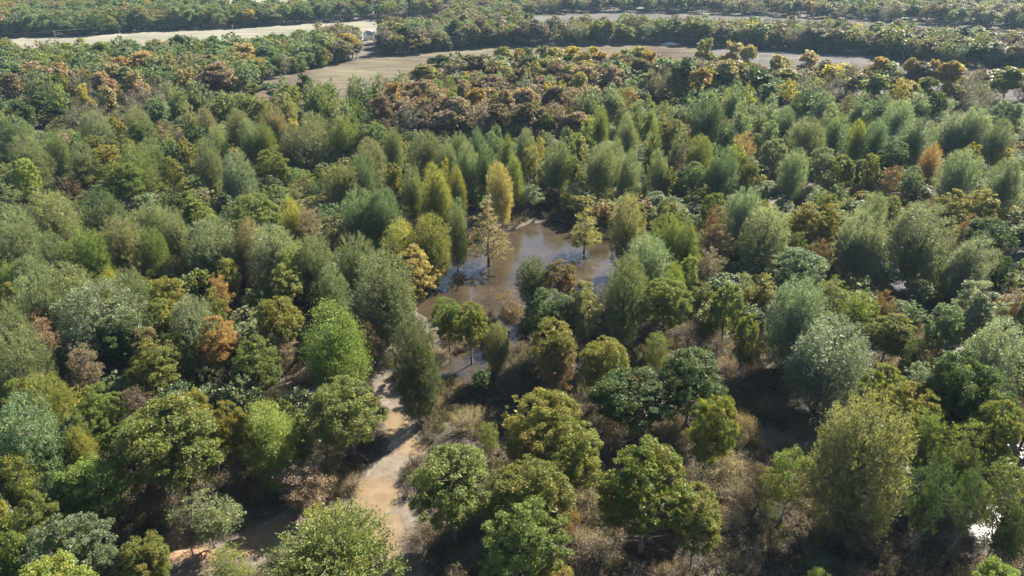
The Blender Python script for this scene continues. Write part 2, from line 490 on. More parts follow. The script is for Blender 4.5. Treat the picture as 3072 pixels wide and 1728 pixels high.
def make_proto(name, style, seed, H=16.0, R=5.0, leaves=14000, leaf=0.24, lod=0):
    """Returns (bark arrays, leaf arrays with rnd) of one tree shape."""
    rng = np.random.default_rng(seed)
    S = dict(
        feather=dict(prof='oval', cb=0.08, hollow=0.5, lump=0.26),
        domed=dict(prof='dome', cb=0.36 if lod < 2 else 0.2, hollow=0.40, lump=0.17),
        sparse=dict(prof='dome', cb=0.32, hollow=0.7, lump=0.35),
        egg=dict(prof='egg', cb=0.08, hollow=0.45, lump=0.28),
        cypress=dict(prof='cone', cb=0.17, hollow=0.8, lump=0.22),
        cedar=dict(prof='egg', cb=0.02, hollow=0.35, lump=0.25),
        maple=dict(prof='egg', cb=0.22, hollow=0.75, lump=0.35),
        spreading=dict(prof='dome', cb=0.20, hollow=0.6, lump=0.3),
        bare=dict(prof='dome', cb=0.25, hollow=0.9, lump=0.25),
        shrub=dict(prof='bush', cb=0.0, hollow=0.75, lump=0.3),
    )[style]
    z0 = S['cb'] * H
    r0 = 0.0155 * H * (0.8 if style in ('shrub',) else 1.0)
    top = H * (0.9 if style not in ('spreading', 'domed', 'sparse', 'maple') else 0.8)
    bp, br = trunk_path(rng, H, top, r0) if style != 'shrub' else ([], [])
    big = 1.0 if lod == 0 else (0.6 if lod == 1 else 0.25)
    Lc, La, Ln, LL, LW = [], [], [], [], []

    def add_leaves(c, axis, nrm, ln, wd):
        Lc.append(c); La.append(axis); Ln.append(nrm); LL.append(ln); LW.append(wd)

    if style in ('feather', 'egg', 'cypress', 'cedar'):
        per = {'feather': 26, 'egg': 24, 'cypress': 40, 'cedar': 26}[style]
        ns = max(int(leaves / per), 30)
        p, out, t = crown_points(rng, ns, S['prof'], R, z0, H, S['hollow'], S['lump'], {'feather': 4, 'egg': 3, 'cedar': 2}.get(style, 0))
        if style == 'cypress':      # whorls of level branches
            lev = np.round(t * 11) / 11 + rng.normal(0, 0.008, len(t))
            p[:, 2] = z0 + np.clip(lev, 0, 1) * (H - z0)
            d = unit(np.column_stack([p[:, :2], np.full(len(p), 0.0)]) + 0.0)
            p[:, 2] += (np.hypot(p[:, 0], p[:, 1]) * 0.12)
            dirn = unit(d + rng.normal(0, 0.25, p.shape) + np.array([0, 0, 0.05]))
            slen = rng.uniform(0.9, 1.7, len(p))
            sag = 0.10
        else:
            up = {'feather': 0.75, 'egg': 0.45, 'cedar': 0.8}[style]
            dirn = unit(out + np.array([0, 0, up]) + rng.normal(0, 0.3, p.shape))
            slen = rng.uniform(0.8, 1.6, len(p)) * (R / 5.0 if style != 'cedar' else 0.5)
            sag = 0.0
        n = len(p)
        u = rng.random((n, per))
        start = p - dirn * slen[:, None] * 0.6
        c = start[:, None] + dirn[:, None] * (slen[:, None] * u)[..., None]
        spread = {'feather': 0.17, 'egg': 0.26, 'cypress': 0.13, 'cedar': 0.14}[style] * (1.0 if lod == 0 else 1.5)
        c = c + rng.normal(0, 1, c.shape) * (spread * (0.6 + u))[..., None]
        c = c.reshape(-1, 3)
        m = len(c)
        ax = np.repeat(dirn, per, 0) + rng.normal(0, 0.55, (m, 3))
        nr = np.repeat(out, per, 0) * 0.5 + np.array([0, 0, 0.5]) + rng.normal(0, 0.75, (m, 3))
        asp = {'feather': 0.36, 'egg': 0.6, 'cypress': 0.34, 'cedar': 0.45}[style]
        ln = leaf * rng.uniform(0.7, 1.35, m) * {'feather': 1.5, 'egg': 1.05, 'cypress': 1.5, 'cedar': 1.2}[style]
        add_leaves(c, ax, nr, ln, ln * asp)
        k = int({'feather': 42, 'egg': 34, 'cypress': 60, 'cedar': 14}[style] * big)
        tg = p[rng.choice(n, min(k, n), replace=False)]
        a, b = limb_set(rng, tg, top, r0, H, lean={'feather': 0.9, 'egg': 0.7, 'cypress': 0.05, 'cedar': 0.5}[style], thin=0.7)
        bp += a; br += b
    elif style in ('domed', 'sparse', 'maple', 'spreading'):
        ncl = {'domed': 230, 'sparse': 250, 'maple': 190, 'spreading': 260}[style]
        if lod == 1: ncl = int(ncl * 0.8)
        if lod == 2: ncl = int(ncl * 0.75)
        if style == 'spreading':
            # several lobes carried by big limbs
            nl = rng.integers(6, 9)
            ctr, rad = [], []
            for i in range(nl):
                th = i * 2.4 + rng.uniform(-0.5, 0.5)
                rr = R * rng.uniform(0.25, 0.62) * (0 if i == 0 else 1)
                ctr.append((math.cos(th) * rr, math.sin(th) * rr, H * rng.uniform(0.40, 0.72) if i else H * 0.76))
                rad.append(R * rng.uniform(0.34, 0.5))
            ctr = np.array(ctr); rad = np.array(rad)
            which = rng.integers(0, nl, ncl)
            dv = spherical(rng, ncl); dv[:, 2] = np.where(dv[:, 2] < -0.4, -dv[:, 2], dv[:, 2])
            p = ctr[which] + dv * (rad[which] * (1 - 0.45 * rng.random(ncl) ** 2))[:, None] * np.array([1, 1, 0.95])
            p[:, 2] = np.minimum(p[:, 2], H * 0.98)
            out = dv
            tg = ctr
            a, b = limb_set(rng, tg, top, r0, H, lean=0.7, thin=1.5)
            bp += a; br += b
        else:
            p, out, t = crown_points(rng, ncl, S['prof'], R, z0, H * 0.97, S['hollow'], S['lump'], {'domed': 1, 'sparse': 3, 'maple': 3}[style])
        n = len(p)
        cs = {'domed': 0.52, 'sparse': 0.6, 'maple': 0.5, 'spreading': 0.62}[style] * (R / 5.0) ** 0.5 * rng.lognormal(0, 0.36, n)
        cs = np.clip(cs, 0.2, 1.5)
        cnt = np.maximum((leaves * cs ** 2 / np.sum(cs ** 2)).astype(int), 3)
        own = np.repeat(np.arange(n), cnt)
        m = len(own)
        off = spherical(rng, m) * (rng.random(m) ** 0.5)[:, None]
        c = p[own] + off * cs[own][:, None] * np.array([1.15, 1.15, 0.75])
        nr = out[own] * 0.5 + off * 0.5 + np.array([0, 0, 0.45]) + rng.normal(0, 0.6, (m, 3))
        ax = rng.normal(0, 1, (m, 3)) + out[own] * 0.5
        ln = leaf * rng.lognormal(0, 0.3, m) * 1.12
        add_leaves(c, ax, nr, ln, ln * 0.68)
        k = int({'domed': 60, 'sparse': 80, 'maple': 60, 'spreading': 70}[style] * big)
        tg = p[rng.choice(n, min(k, n), replace=False)]
        a, b = limb_set(rng, tg, top, r0, H, lean=0.85, thin=0.6)
        bp += a; br += b
        if lod == 0 and style in ('domed', 'sparse'):
            # thin bare lower branches
            nb = 46
            th = rng.random(nb) * 6.28
            zb = rng.uniform(0.10, 0.42, nb) * H
            rr = R * rng.uniform(0.35, 0.75, nb)
            tg = np.column_stack([np.cos(th) * rr, np.sin(th) * rr, zb])
            a, b = limb_set(rng, tg, top, r0, H, lean=0.15, thin=0.28)
            bp += a; br += b
    elif style == 'bare':
        n = int(95 * (1 if lod == 0 else 0.6))
        p, out, t = crown_points(rng, n, S['prof'], R, z0, H, S['hollow'], S['lump'])
        a, b = limb_set(rng, p, top, r0, H, lean=0.9, thin=0.62)
        bp += a; br += b
        nt_ = 5 if lod == 0 else 3
        for q, o in zip(p, out):
            for j in range(nt_):
                d = unit(o + np.array([0, 0, 0.5]) + rng.normal(0, 0.6, 3)) * rng.uniform(0.7, 1.8)
                s = q - o * rng.uniform(0, 1.4)
                bp.append([s, s + d * 0.55 + rng.normal(0, 0.08, 3), s + d]); br.append([0.035, 0.024, 0.008])
        # last leaves
        m = int(leaves)
        idx = rng.integers(0, len(p), m)
        c = p[idx] + rng.normal(0, 0.55, (m, 3))
        ln = leaf * rng.uniform(0.6, 1.3, m)
        add_leaves(c, rng.normal(0, 1, (m, 3)), rng.normal(0, 1, (m, 3)) + np.array([0, 0, 0.4]), ln, ln * 0.6)
    else:   # shrub
        n = int(130 * (1 if lod == 0 else 0.4))
        p, out, t = crown_points(rng, n, 'bush', R, 0.15 * H, H, 0.7, 0.35)
        for q in (p if lod == 0 else p[:int(n * 0.6)]):
            a = np.array([rng.normal(0, 0.12 * R), rng.normal(0, 0.12 * R), -0.1])
            mid = a * 0.5 + q * 0.5 + np.array([0, 0, 0.12 * H]) + rng.normal(0, 0.06 * R, 3)
            bp.append([a, mid, q]); br.append([0.042, 0.03, 0.012])
        m = int(leaves)
        idx = rng.integers(0, len(p), m)
        c = p[idx] + rng.normal(0, 0.13 * R, (m, 3))
        c[:, 2] = np.maximum(c[:, 2], 0.05)
        ln = leaf * rng.uniform(0.6, 1.4, m)
        add_leaves(c, rng.normal(0, 1, (m, 3)) + np.array([0, 0, 0.7]), rng.normal(0, 1, (m, 3)) + np.array([0, 0, 0.4]), ln, ln * 0.5)
    nc = {'feather': 1500, 'egg': 1100, 'domed': 800, 'cedar': 500, 'spreading': 900}.get(style, 0)
    if nc:      # coarse leaves added inside the crown to block light and deepen its shade
        nc = int(nc * (1.0 if lod == 0 else 0.6 if lod == 1 else 0.35))
        big_ = {0: 0.62, 1: 0.8, 2: 1.0}[lod] * (0.5 if style == 'cedar' else 1.0)
        if style == 'spreading':
            w_ = rng.integers(0, len(ctr), nc)
            c = ctr[w_] + spherical(rng, nc) * (rad[w_] * 0.62 * rng.random(nc) ** 0.4)[:, None]
        else:
            src = p[rng.integers(0, len(p), nc)]
            k_ = rng.uniform(0.35, 0.74, nc)[:, None]
            mid = np.array([0, 0, z0 + 0.42 * (H - z0)])
            c = mid + (src - mid) * k_
        ln = big_ * rng.uniform(0.7, 1.3, nc)
        add_leaves(c, rng.normal(0, 1, (nc, 3)), rng.normal(0, 1, (nc, 3)), ln, ln * 0.7)
    bv, bf = tubes(bp, br, 5 if lod == 0 else 3)
    lv, lf = leaf_arrays(np.concatenate(Lc), np.concatenate(La), np.concatenate(Ln), np.concatenate(LL), np.concatenate(LW))
    return (bv, bf), (lv, lf, rng.random(len(lf)))

LEAF_MAT = dict(feather=M_FEATHER, egg=M_LEAF, domed=M_LEAF, sparse=M_DRY, maple=M_LEAF, cypress=M_FEATHER, cedar=M_LEAF, spreading=M_LEAF, bare=M_DRY, shrub=M_DRY)
BARK_MAT = dict(bare=M_TWIG, shrub=M_TWIG, sparse=M_TWIG)

class Proto:
    pass

PROTOS = {}
def add_proto(key, style, seeds, H, R, leaves, leaf, lod=0, joined=False):
    res = []
    for s in seeds:
        (bv, bf), (lv, lf, rnd) = make_proto(key, style, s, H, R, leaves, leaf, lod)
        q = Proto(); q.style = style
        q.R = float(np.percentile(np.hypot(lv[:, 0], lv[:, 1]), 93)); q.H = float(max(np.percentile(lv[:, 2], 99.7), bv[:, 2].max()))
        bm, lm = BARK_MAT.get(style, M_BARK), LEAF_MAT[style]
        if joined:
            q.mesh = fast_mesh(key, np.concatenate([bv, lv]), [bf, lf + len(bv)], (bm, lm),
                               np.concatenate([np.zeros(len(bf)), np.ones(len(lf))]), face_attr={'rnd': np.concatenate([np.zeros(len(bf)), rnd])})
        else:
            q.bark = fast_mesh(key + '_trunk', bv, [bf], (bm,), smooth=True)
            q.crown = fast_mesh(key + '_crown', lv, [lf], (lm,), face_attr={'rnd': rnd})
        res.append(q)
    PROTOS[key] = res

#         key  style      seeds            H     R    leaves  leaf
add_proto('w', 'feather', (11, 12, 13, 14, 15, 16), 20, 5.5, 46000, 0.215)
add_proto('d', 'domed', (21, 22, 23, 24, 25, 26, 27), 17, 4.2, 36000, 0.165)
add_proto('r', 'sparse', (31, 32, 33, 34), 15, 4.0, 12500, 0.18)
add_proto('p', 'egg', (41, 42, 43, 44, 45), 18.5, 4.2, 34000, 0.20)
add_proto('c', 'cypress', (51, 52), 18, 4.6, 10500, 0.22)
add_proto('k', 'cedar', (61,), 9, 2.6, 9000, 0.2)
add_proto('y', 'maple', (71, 72), 16.5, 5.0, 15000, 0.23)
add_proto('t', 'spreading', (81, 82, 83), 20, 6.8, 22000, 0.29)
add_proto('b', 'bare', (91, 92), 16, 4.8, 4200, 0.18)
add_proto('s', 'shrub', (101, 102, 103), 3.2, 2.6, 5200, 0.125)
# the same kinds at the lighter weight that farther trees need
add_proto('W', 'feather', (111, 112, 113, 114), 20, 5.5, 9000, 0.48, 1)
add_proto('D', 'domed', (121, 122, 123), 17, 4.2, 6500, 0.40, 1)
add_proto('R', 'sparse', (131, 132), 15, 4.0, 3600, 0.38, 1)
add_proto('P', 'egg', (141, 142, 143), 18.5, 4.2, 7000, 0.44, 1)
add_proto('T', 'spreading', (181, 182, 183, 184), 20, 6.8, 6500, 0.55, 1)
add_proto('B', 'bare', (191, 192), 16, 4.8, 2400, 0.34, 1)
# ------------------------------------------------------------------ the trees that the photograph shows one by one
# Each record: x y (top of the crown) width kind colour [bX,Y = foot of the trunk] [hM = height in metres],
# in pixels of an enlarged window whose corner and scale head the list.
TREES = [
((0, 1152, 2.516), """
150 100 480 w bg h15; 300 -30 330 w og; 560 350 220 p oy h11; 640 170 220 d mg h12; 770 530 420 d mg b835,1195; 360 650 250 d bg h12
1250 130 640 d og h17; 1440 60 230 d oy h14; 1780 150 270 d oy b1810,800; 2080 90 380 p lg b2110,720; 1600 800 420 r gg b1620,1235
2330 570 420 r ta b2325,930; 2370 890 260 k yg h12; 2520 985 900 w mg h14; 200 870 320 d og h13; 430 985 540 d bg h14; 40 1130 220 d mg h13
300 1340 540 d lo h14; 1030 1150 330 d og h10; 720 1225 260 d bg h10; 1700 1220 300 r og h8; 60 525 260 r oo h13; 2430 240 320 b ta h9
1010 20 260 r br h12; 720 40 270 d mg h13; 1100 640 300 r br h9; -60 900 240 d og h12; 1380 1000 180 r br h7
"""),
((1024, 1152, 2.516), """
80 -63 500 d mg b110,590; 1540 0 490 d oy h15; 1490 235 430 d oy h13; 1790 285 440 d og h14; 870 430 570 d mg b860,1190; 1430 530 540 d og h15
1350 888 540 d mg h15; 2290 408 620 d oo b2250,1300; 2200 -132 560 d dg b2200,425; 1660 1360 360 d oy h9; 1120 300 170 r og h7
1655 830 220 r or h10
"""),
((2048, 1152, 2.516), """
200 80 310 d oo b130,790; 95 790 380 d og b55,1440; 1300 20 570 w ol b1130,1150; 790 450 330 r oo b740,1060; 1730 0 420 d oy h15; 1930 240 270 r mg h15
2200 285 340 r mg h15; 2440 160 340 d oo h15; 2240 -200 500 d dg h17; 2440 610 400 r mg b2260,1400; 1040 1428 170 d lg h9; 2440 1365 360 d lg h10
2060 520 320 r dg b1720,1280; 620 620 220 r br h8; 1330 880 300 r br h8
2200 640 240 r dg b2010,1320; 2520 880 260 r dg b2330,1500; 1560 600 220 r dg b1390,1130
"""),
((1024, 576, 2.516), """
1130 20 330 c tn b1115,555; 1815 60 240 c yg b1832,450; 575 385 340 y ga b555,885; 440 215 300 p yg h16; 670 185 300 w oy h15; 300 430 480 w gg b350,1160
100 330 270 w gg h15; 235 205 160 p lg h11; 1470 480 240 w gn b1440,860; 1650 525 220 d ru h11; 790 785 215 d mg b820,1245; 1000 790 250 d oo b985,1295
1250 735 235 r ru b1265,1070; 1590 740 390 d dg h14; 1830 660 280 d ol b1780,1280; 1600 968 330 d oy h13; 1605 1165 290 r ru h10; 1190 978 160 w ol b1175,1390
1995 1085 330 d oy h13; 2395 1062 240 r oo h12; 2180 515 320 w gg h17; 2310 330 320 w sg h15; 2210 40 270 w ol h17; 2440 195 220 w mg h15
2465 655 300 d mg h14; 2535 530 160 p lg h13; 1975 690 150 b pk h8; 570 940 300 w gn b590,1730; 225 980 170 r ru b235,1380; 30 238 160 r ru h11
100 0 280 w bg h16; 290 -10 220 w bg h16; 2490 60 200 d og h14; 860 90 170 w gg h15; 1060 1350 150 k dg h6
"""),
((0, 576, 2.516), """
2490 820 440 p lg h18; 2060 785 300 d oy h14; 2110 1060 250 r pr b2110,1420; 1885 1108 330 d mg h13; 1640 950 270 d or h13; 1440 810 350 w sg h15
1235 660 240 d oy h13; 1590 735 170 d og h12; 1640 640 170 r or h12; 1200 825 260 d oo h12; 500 570 350 w gg h15; 680 700 560 w sg h16
770 615 220 p yg h14; 965 610 250 w gg h15; 250 640 300 w gg h15; 1030 490 140 r or h10; 225 870 190 r ru h12; 300 965 200 r pr h11
830 925 330 d dg h13; 80 1075 330 w gg h15; 1090 1035 230 d to h12; 1150 1120 330 d og h13; 1285 1095 170 d mg h12; 600 1180 220 r pk h13
1050 1345 190 d oy h10; 180 1385 340 d og h13; 80 165 230 w gg h16; 350 10 330 w ol h16; 420 310 200 w gg h15; 640 290 290 w mg h15
890 205 260 w ol h15; 1105 285 190 w mg h14; 730 10 260 w bg h16; 1140 95 220 w gg h15; 1280 135 180 w gg h15; 120 255 250 w gg h15; 130 500 270 w gg h14
1440 0 220 d mg h15; 1505 90 190 d lg h13; 1930 15 340 d mg h15; 2180 45 180 p yg h15; 1580 215 400 w gg h15; 1850 215 240 w to h15
2030 268 330 w sg h15; 2215 408 250 d lo h13; 2290 125 220 r ta h13; 2380 345 270 w gg h15; 2120 545 260 d og h13; 1700 505 170 d og h12
60 690 160 d oy h12; 30 555 180 p mg h14; 10 860 260 w gg h15; 1330 470 180 r br h9; 2520 560 220 w bg h14
"""),
((2048, 576, 2.516), """
620 100 340 w sl b560,640; 470 0 230 w sg h16; 265 108 190 r ru h13; 280 245 230 r ru h12; 205 415 220 r ta b165,800; 950 92 260 d oy h14
1150 108 190 d oy h13; 1130 5 190 d oo h14; 1590 40 170 d og h13; 1440 10 210 w sg h15; 1400 155 300 w sg h16; 1290 315 195 d sg h13
1830 95 430 w sg b1740,740; 2060 0 260 d oy h14; 2255 -10 260 d oy h14; 2380 198 310 d dg h14; 2265 350 320 p sg h15; 1945 538 215 k mg h10
940 430 380 d bg h13; 930 660 170 d sg h11; 880 300 160 r oo h11; 1075 368 140 r ru h11; 730 660 390 w sg b780,1340; 1200 640 320 r oo h13
1390 780 250 k mg h11; 1560 755 150 r ru h10; 1545 922 290 d oo b1490,1320; 1150 925 550 w sg b1010,1600; 490 930 170 d og h14; 505 1030 290 r or b430,1430
310 690 220 d mg b290,1190; 100 1188 470 d dg h14; 2320 688 360 d sg h16; 2440 985 480 w sg h16; 1790 1120 210 k dg h10; 1550 1318 320 d oo h14
1890 1325 340 d sg h14; 2215 1308 370 d mg h14; 2500 735 200 r ru h13; 65 225 200 p mg h15; 70 490 150 d lg h12; 2440 500 160 d dg h11
255 15 150 d og h13; 2170 170 180 r ru h13; 2040 860 220 d sg h14
"""),
((2304, 100, 3.354), """
1720 1100 230 p or h15; 1550 875 320 p bg h17; 1120 872 240 p bg h17; 770 818 260 p bg h17; 440 868 300 w gg h16; 985 585 195 p bg h17; 1190 592 235 p bg h17
1555 578 205 p sg h16; 1340 690 260 w sg h16; 940 885 190 w yg h15; 2150 770 300 w sg h17; 2370 880 230 w sg h16; 1880 825 280 p bg h16; 190 750 200 p bg h16
650 755 165 w gg h14; 480 660 190 k mg h12; 575 585 220 w sg h15; 450 508 210 w bg h15; 310 605 135 p mg h13; 1365 472 250 y ye h16; 225 460 180 y ye h15
2040 300 200 b gb b1920,820; 845 278 210 b gb h19; 1150 255 240 t or h19; 1450 270 150 t te h19; 1690 275 180 t or h19; 1875 300 200 t or h18; 450 188 280 t te h19
90 238 180 t te h18; 1105 420 270 t mg h17; 340 368 210 b gb h17; 2470 350 300 t oo h19; 2210 475 320 b gb h17; 1730 590 180 d dg h15
90 1080 260 d gg h14; 290 1188 260 w sg h15; 560 1150 240 d sg h14; 780 1235 220 d og h13; 1290 1100 270 d dg h14; 1060 1220 160 d og h13; 1980 1185 340 w sg h16
2370 1145 200 k ye h11; 2080 1108 150 d yg h12; 1480 1338 190 d sg h13; 2440 1275 280 w sg h15; 790 645 190 r br h14; 60 630 180 p sg h16; 30 885 160 d sg h14
1290 1338 200 r ru h12; 700 360 230 b gb h17; 2440 680 260 d sg h15
"""),
((1536, 100, 3.354), """
1010 515 230 p sg h17; 1250 695 170 p mg h16; 1400 655 160 p mg h17; 1180 820 200 p gg h16; 1450 888 135 p lo h15; 1130 675 140 w gg h15; 760 850 190 p lg h14
740 555 270 w gg h17; 875 745 190 p mg h16; 1050 1062 185 p gg h15; 900 1120 270 w gg h16; 1200 1185 230 p gg h15; 1500 1190 190 w gg h15; 1430 1125 180 d dg h14
655 1005 190 d oy h13; 560 995 170 w bg h14; 190 1145 200 d oy h13; 435 1120 260 w gg h15; 615 1262 190 d oo h13; 930 1338 165 r oy h12; 1580 1345 170 d oo h12
1840 1290 240 d bg h13; 2145 1155 250 w bg h16; 1905 1035 230 w lo h15; 2380 1250 200 d oo h13; 2285 1120 180 d yg h13; 2340 995 240 r or h14; 2000 672 340 w dg h17
2175 930 170 d dg h14; 2335 680 180 p sg h16; 2245 530 200 p bg h17; 2530 725 170 p gg h15; 1650 875 260 d oy h14; 1680 1005 130 w gg h13; 1595 735 125 p gg h14
1700 775 140 d dg h13; 1930 550 250 w bg h16; 720 335 270 t pk h18; 1020 330 270 t pk h18; 130 565 310 t pr h18; 430 545 290 t br h18; 650 690 210 r br h15
630 140 230 t ye h18; 770 280 240 t ga h18; 570 335 200 t ga h17; 910 198 200 t or h18; 1290 155 230 t ye h18; 1130 165 160 t gg h18; 70 175 160 t or h18
590 215 150 t dg h18; 330 130 160 t gg h18; 150 225 230 t dg h18; 315 265 240 t og h18; 1650 235 320 t dg b1700,690; 1460 300 220 b gb b1490,720; 1920 370 230 t or h17
1970 60 220 t ol h22; 2210 92 220 t te h21; 2400 140 170 t te h20; 2180 275 280 t te h18; 2510 258 150 b gb h17; 2400 520 130 p yg h14; 2190 555 130 y yg h14
160 432 150 w sg h14; 390 458 150 w sg h14; 500 478 120 y ye h17; 360 515 160 t ye h17; 150 968 190 w sg h14; 280 1045 80 y ye h12; 30 1235 190 p mg h16
430 165 190 t ga h18; 820 155 180 t ye h18; 1050 215 170 t ga h18; 1420 190 170 t or h18; 690 415 180 t ga h17
1300 260 260 t br h18; 1180 540 190 r or h14; 2080 1270 150 r br h11; 1750 1130 200 r br h12
"""),
((768, 100, 3.354), """
1865 228 240 t dg b1870,495; 1700 370 170 t dg h13; 2075 328 200 d oo h14; 1805 462 165 d lg h13; 1955 442 150 p mg h13; 2110 428 130 d lg h12; 2275 388 190 p sg h15
2425 398 150 p sg h14; 2200 245 240 t br h18; 2480 155 230 t og h18; 1400 500 165 t or h18; 1670 492 250 t pk h18; 1830 582 200 t pr h18; 1300 640 270 t br h17
2080 530 160 t gb h18; 2240 555 260 t or h18; 2500 580 220 t pr h18; 1960 595 150 t og h17; 1700 995 300 w gg h16; 1375 982 170 w gg h15; 1465 1062 150 y oy h13
1150 900 270 d mg h15; 1140 1070 310 w ol h16; 1050 1225 270 w bg h15; 880 852 300 w mg h16; 565 808 240 w gg h16; 460 908 390 w ol h16; 355 862 120 d ye h13
150 732 240 w to h16; 40 930 220 w mg h15; 590 490 240 w mg h16; 455 412 170 t dg h15; 740 588 180 w mg h15; 750 475 160 w gg h15; 320 525 220 d og h14
280 460 140 w gg h14; 270 612 220 w ol h15; 40 638 190 d og h14; 970 430 160 p mg h14; 1040 485 210 w bg h15; 1200 412 180 p mg h15; 1455 422 200 w gg h14
890 645 140 w sg h14; 1000 655 140 d mg h13; 970 735 140 p mg h14; 785 718 170 w ol h15; 1375 1312 170 d oy h13; 1520 1348 190 w gg h14; 1775 1325 290 p yg h16
1900 1265 130 p yg h13; 2010 1338 180 p oy h14; 2480 1335 225 w ga h16; 1930 1108 210 p gg h15; 2140 1125 270 w gg h16; 2040 1015 190 w gg h15; 2335 1165 180 w bg h15
2245 955 180 p bg h15; 2520 1045 180 p mg h15; 2410 975 150 w bg h14; 825 1325 270 w ol h14; 130 1175 260 d og h14; 1290 860 160 r br h14; 640 1110 130 r br h9
"""),
((0, 100, 3.354), """
435 600 340 t dg h16; 175 685 290 t dg h16; 100 842 320 w gg h17; 260 1038 280 w gg h16; 510 1008 190 w gg h15; 215 1278 240 d lg h15; 620 995 130 r pk h12; 945 800 270 w gg h16
870 1030 210 d og h13; 740 1040 130 d dg h13; 720 655 230 b gb h15; 775 1112 250 w gg h15; 1035 1132 270 d oy h14; 880 1240 270 r oo h13; 1170 1300 330 d mg h15
1340 1120 330 w mg h16; 1400 890 235 d mg h14; 1230 1042 210 d og h13; 1500 1065 190 w bg h14; 1685 1058 180 d bg h14; 1840 1070 180 d oy h13; 1690 1258 190 d og h13
1950 942 195 d dg h13; 1625 875 180 r ta h13; 1790 955 120 r pk h12; 1540 652 220 d bg h15; 1755 532 210 w gg h16; 1985 492 270 w gg h16; 2240 622 240 d og h14
2435 355 170 d bg h15; 2450 612 220 d og h14; 2050 770 240 w to h15; 1870 738 160 w ol h14; 2360 772 230 w ol h15; 2170 950 190 w gg h15; 2050 1078 270 w gg h16
2480 880 200 w gg h16; 2350 1150 170 r or h12; 2370 1205 300 w sg h16; 1370 765 250 w ol h15; 1150 850 150 d oy h13; 350 395 250 w gg h17; 610 405 150 y yg h15
600 555 180 w lo h15; 2190 300 350 t pr h19; 1880 350 210 t ga h18; 1430 190 290 t tg h19; 1680 212 190 t ga h18; 1000 400 230 t pr h18; 1090 310 190 t te h18
1360 385 170 t te h17; 820 520 150 t ye h17; 1040 535 210 t te h17; 1410 460 260 b gb h17; 1280 590 280 b gb h17; 1600 435 250 b gb h17; 900 630 200 b gb h16
780 395 210 b gb h17; 1980 195 300 b gb h17; 600 320 190 t pr h18; 100 400 230 t ta h18; 340 245 250 d mg h16; 2420 105 260 t te h19
"""),
]
# Low shrubs and brambles that stand out on the open ground
SHRUBS = [
((1024, 1152, 2.516), """
940 150 310 s te h4.5; 1900 1050 400 s ta h4; 600 1010 260 s br h2; 560 1200 220 s ta h1.8; 2060 560 300 s br h3; 60 640 220 s ta h3.5; 1860 700 260 s te h3.5
1240 -60 280 s br h4; 700 60 200 s ta h3; 2450 560 260 s te h3.5; 2480 200 320 s te h4; 1000 900 260 s br h2.5; 2430 1330 300 s ta h2.2
"""),
((2048, 1152, 2.516), """
480 200 320 s te h4.2; 330 460 340 s te h4.2; 420 680 360 s ta h4; 640 840 240 s dg h4.5; 370 900 300 s ta h3.5; 480 1240 300 s ta h2.5; 700 60 300 s br h4; 860 640 240 s te h3.5; 1060 1240 320 s dg h3.5
1500 700 240 s ta h3; 1680 820 220 s ta h3; 1480 900 260 s ru h3; 2050 900 260 s ta h3
"""),
((2048, 576, 2.516), """
360 800 300 s te h4.5; 200 900 320 s te h4; 40 960 300 s pk h4; 340 1230 240 s pk h3.5; 1640 1010 260 s te h4; 1900 1010 280 s og h4; 560 640 260 s te h3.5; 300 1060 280 s ta h3.5; 1500 620 220 s te h3; 1660 1240 240 s te h4
"""),
((1024, 576, 2.516), """
1420 1170 260 s og h4; 880 1010 280 s te h3; 720 1150 240 s ta h2.5; 2200 1330 300 s te h4; 1300 1330 280 s br h3.5; 370 1180 200 s to h3
"""),
((0, 1152, 2.516), """
1680 650 330 s br h4; 1900 700 300 s ru h3.5; 2420 520 330 s te h4; 2200 1350 330 s ta h1.8; 1820 1340 220 s og h2.2; 1180 830 240 s br h4; 1240 900 220 s te h3; 2500 660 260 s ta h3; 480 620 180 s br h4; 560 40 260 s br h4
"""),
]
# ------------------------------------------------------------------ the setting: ground, water, fields
def zoom_poly(ox, oy, s, pts):
    return ground_poly([(ox + x / s, oy + y / s) for x, y in pts])

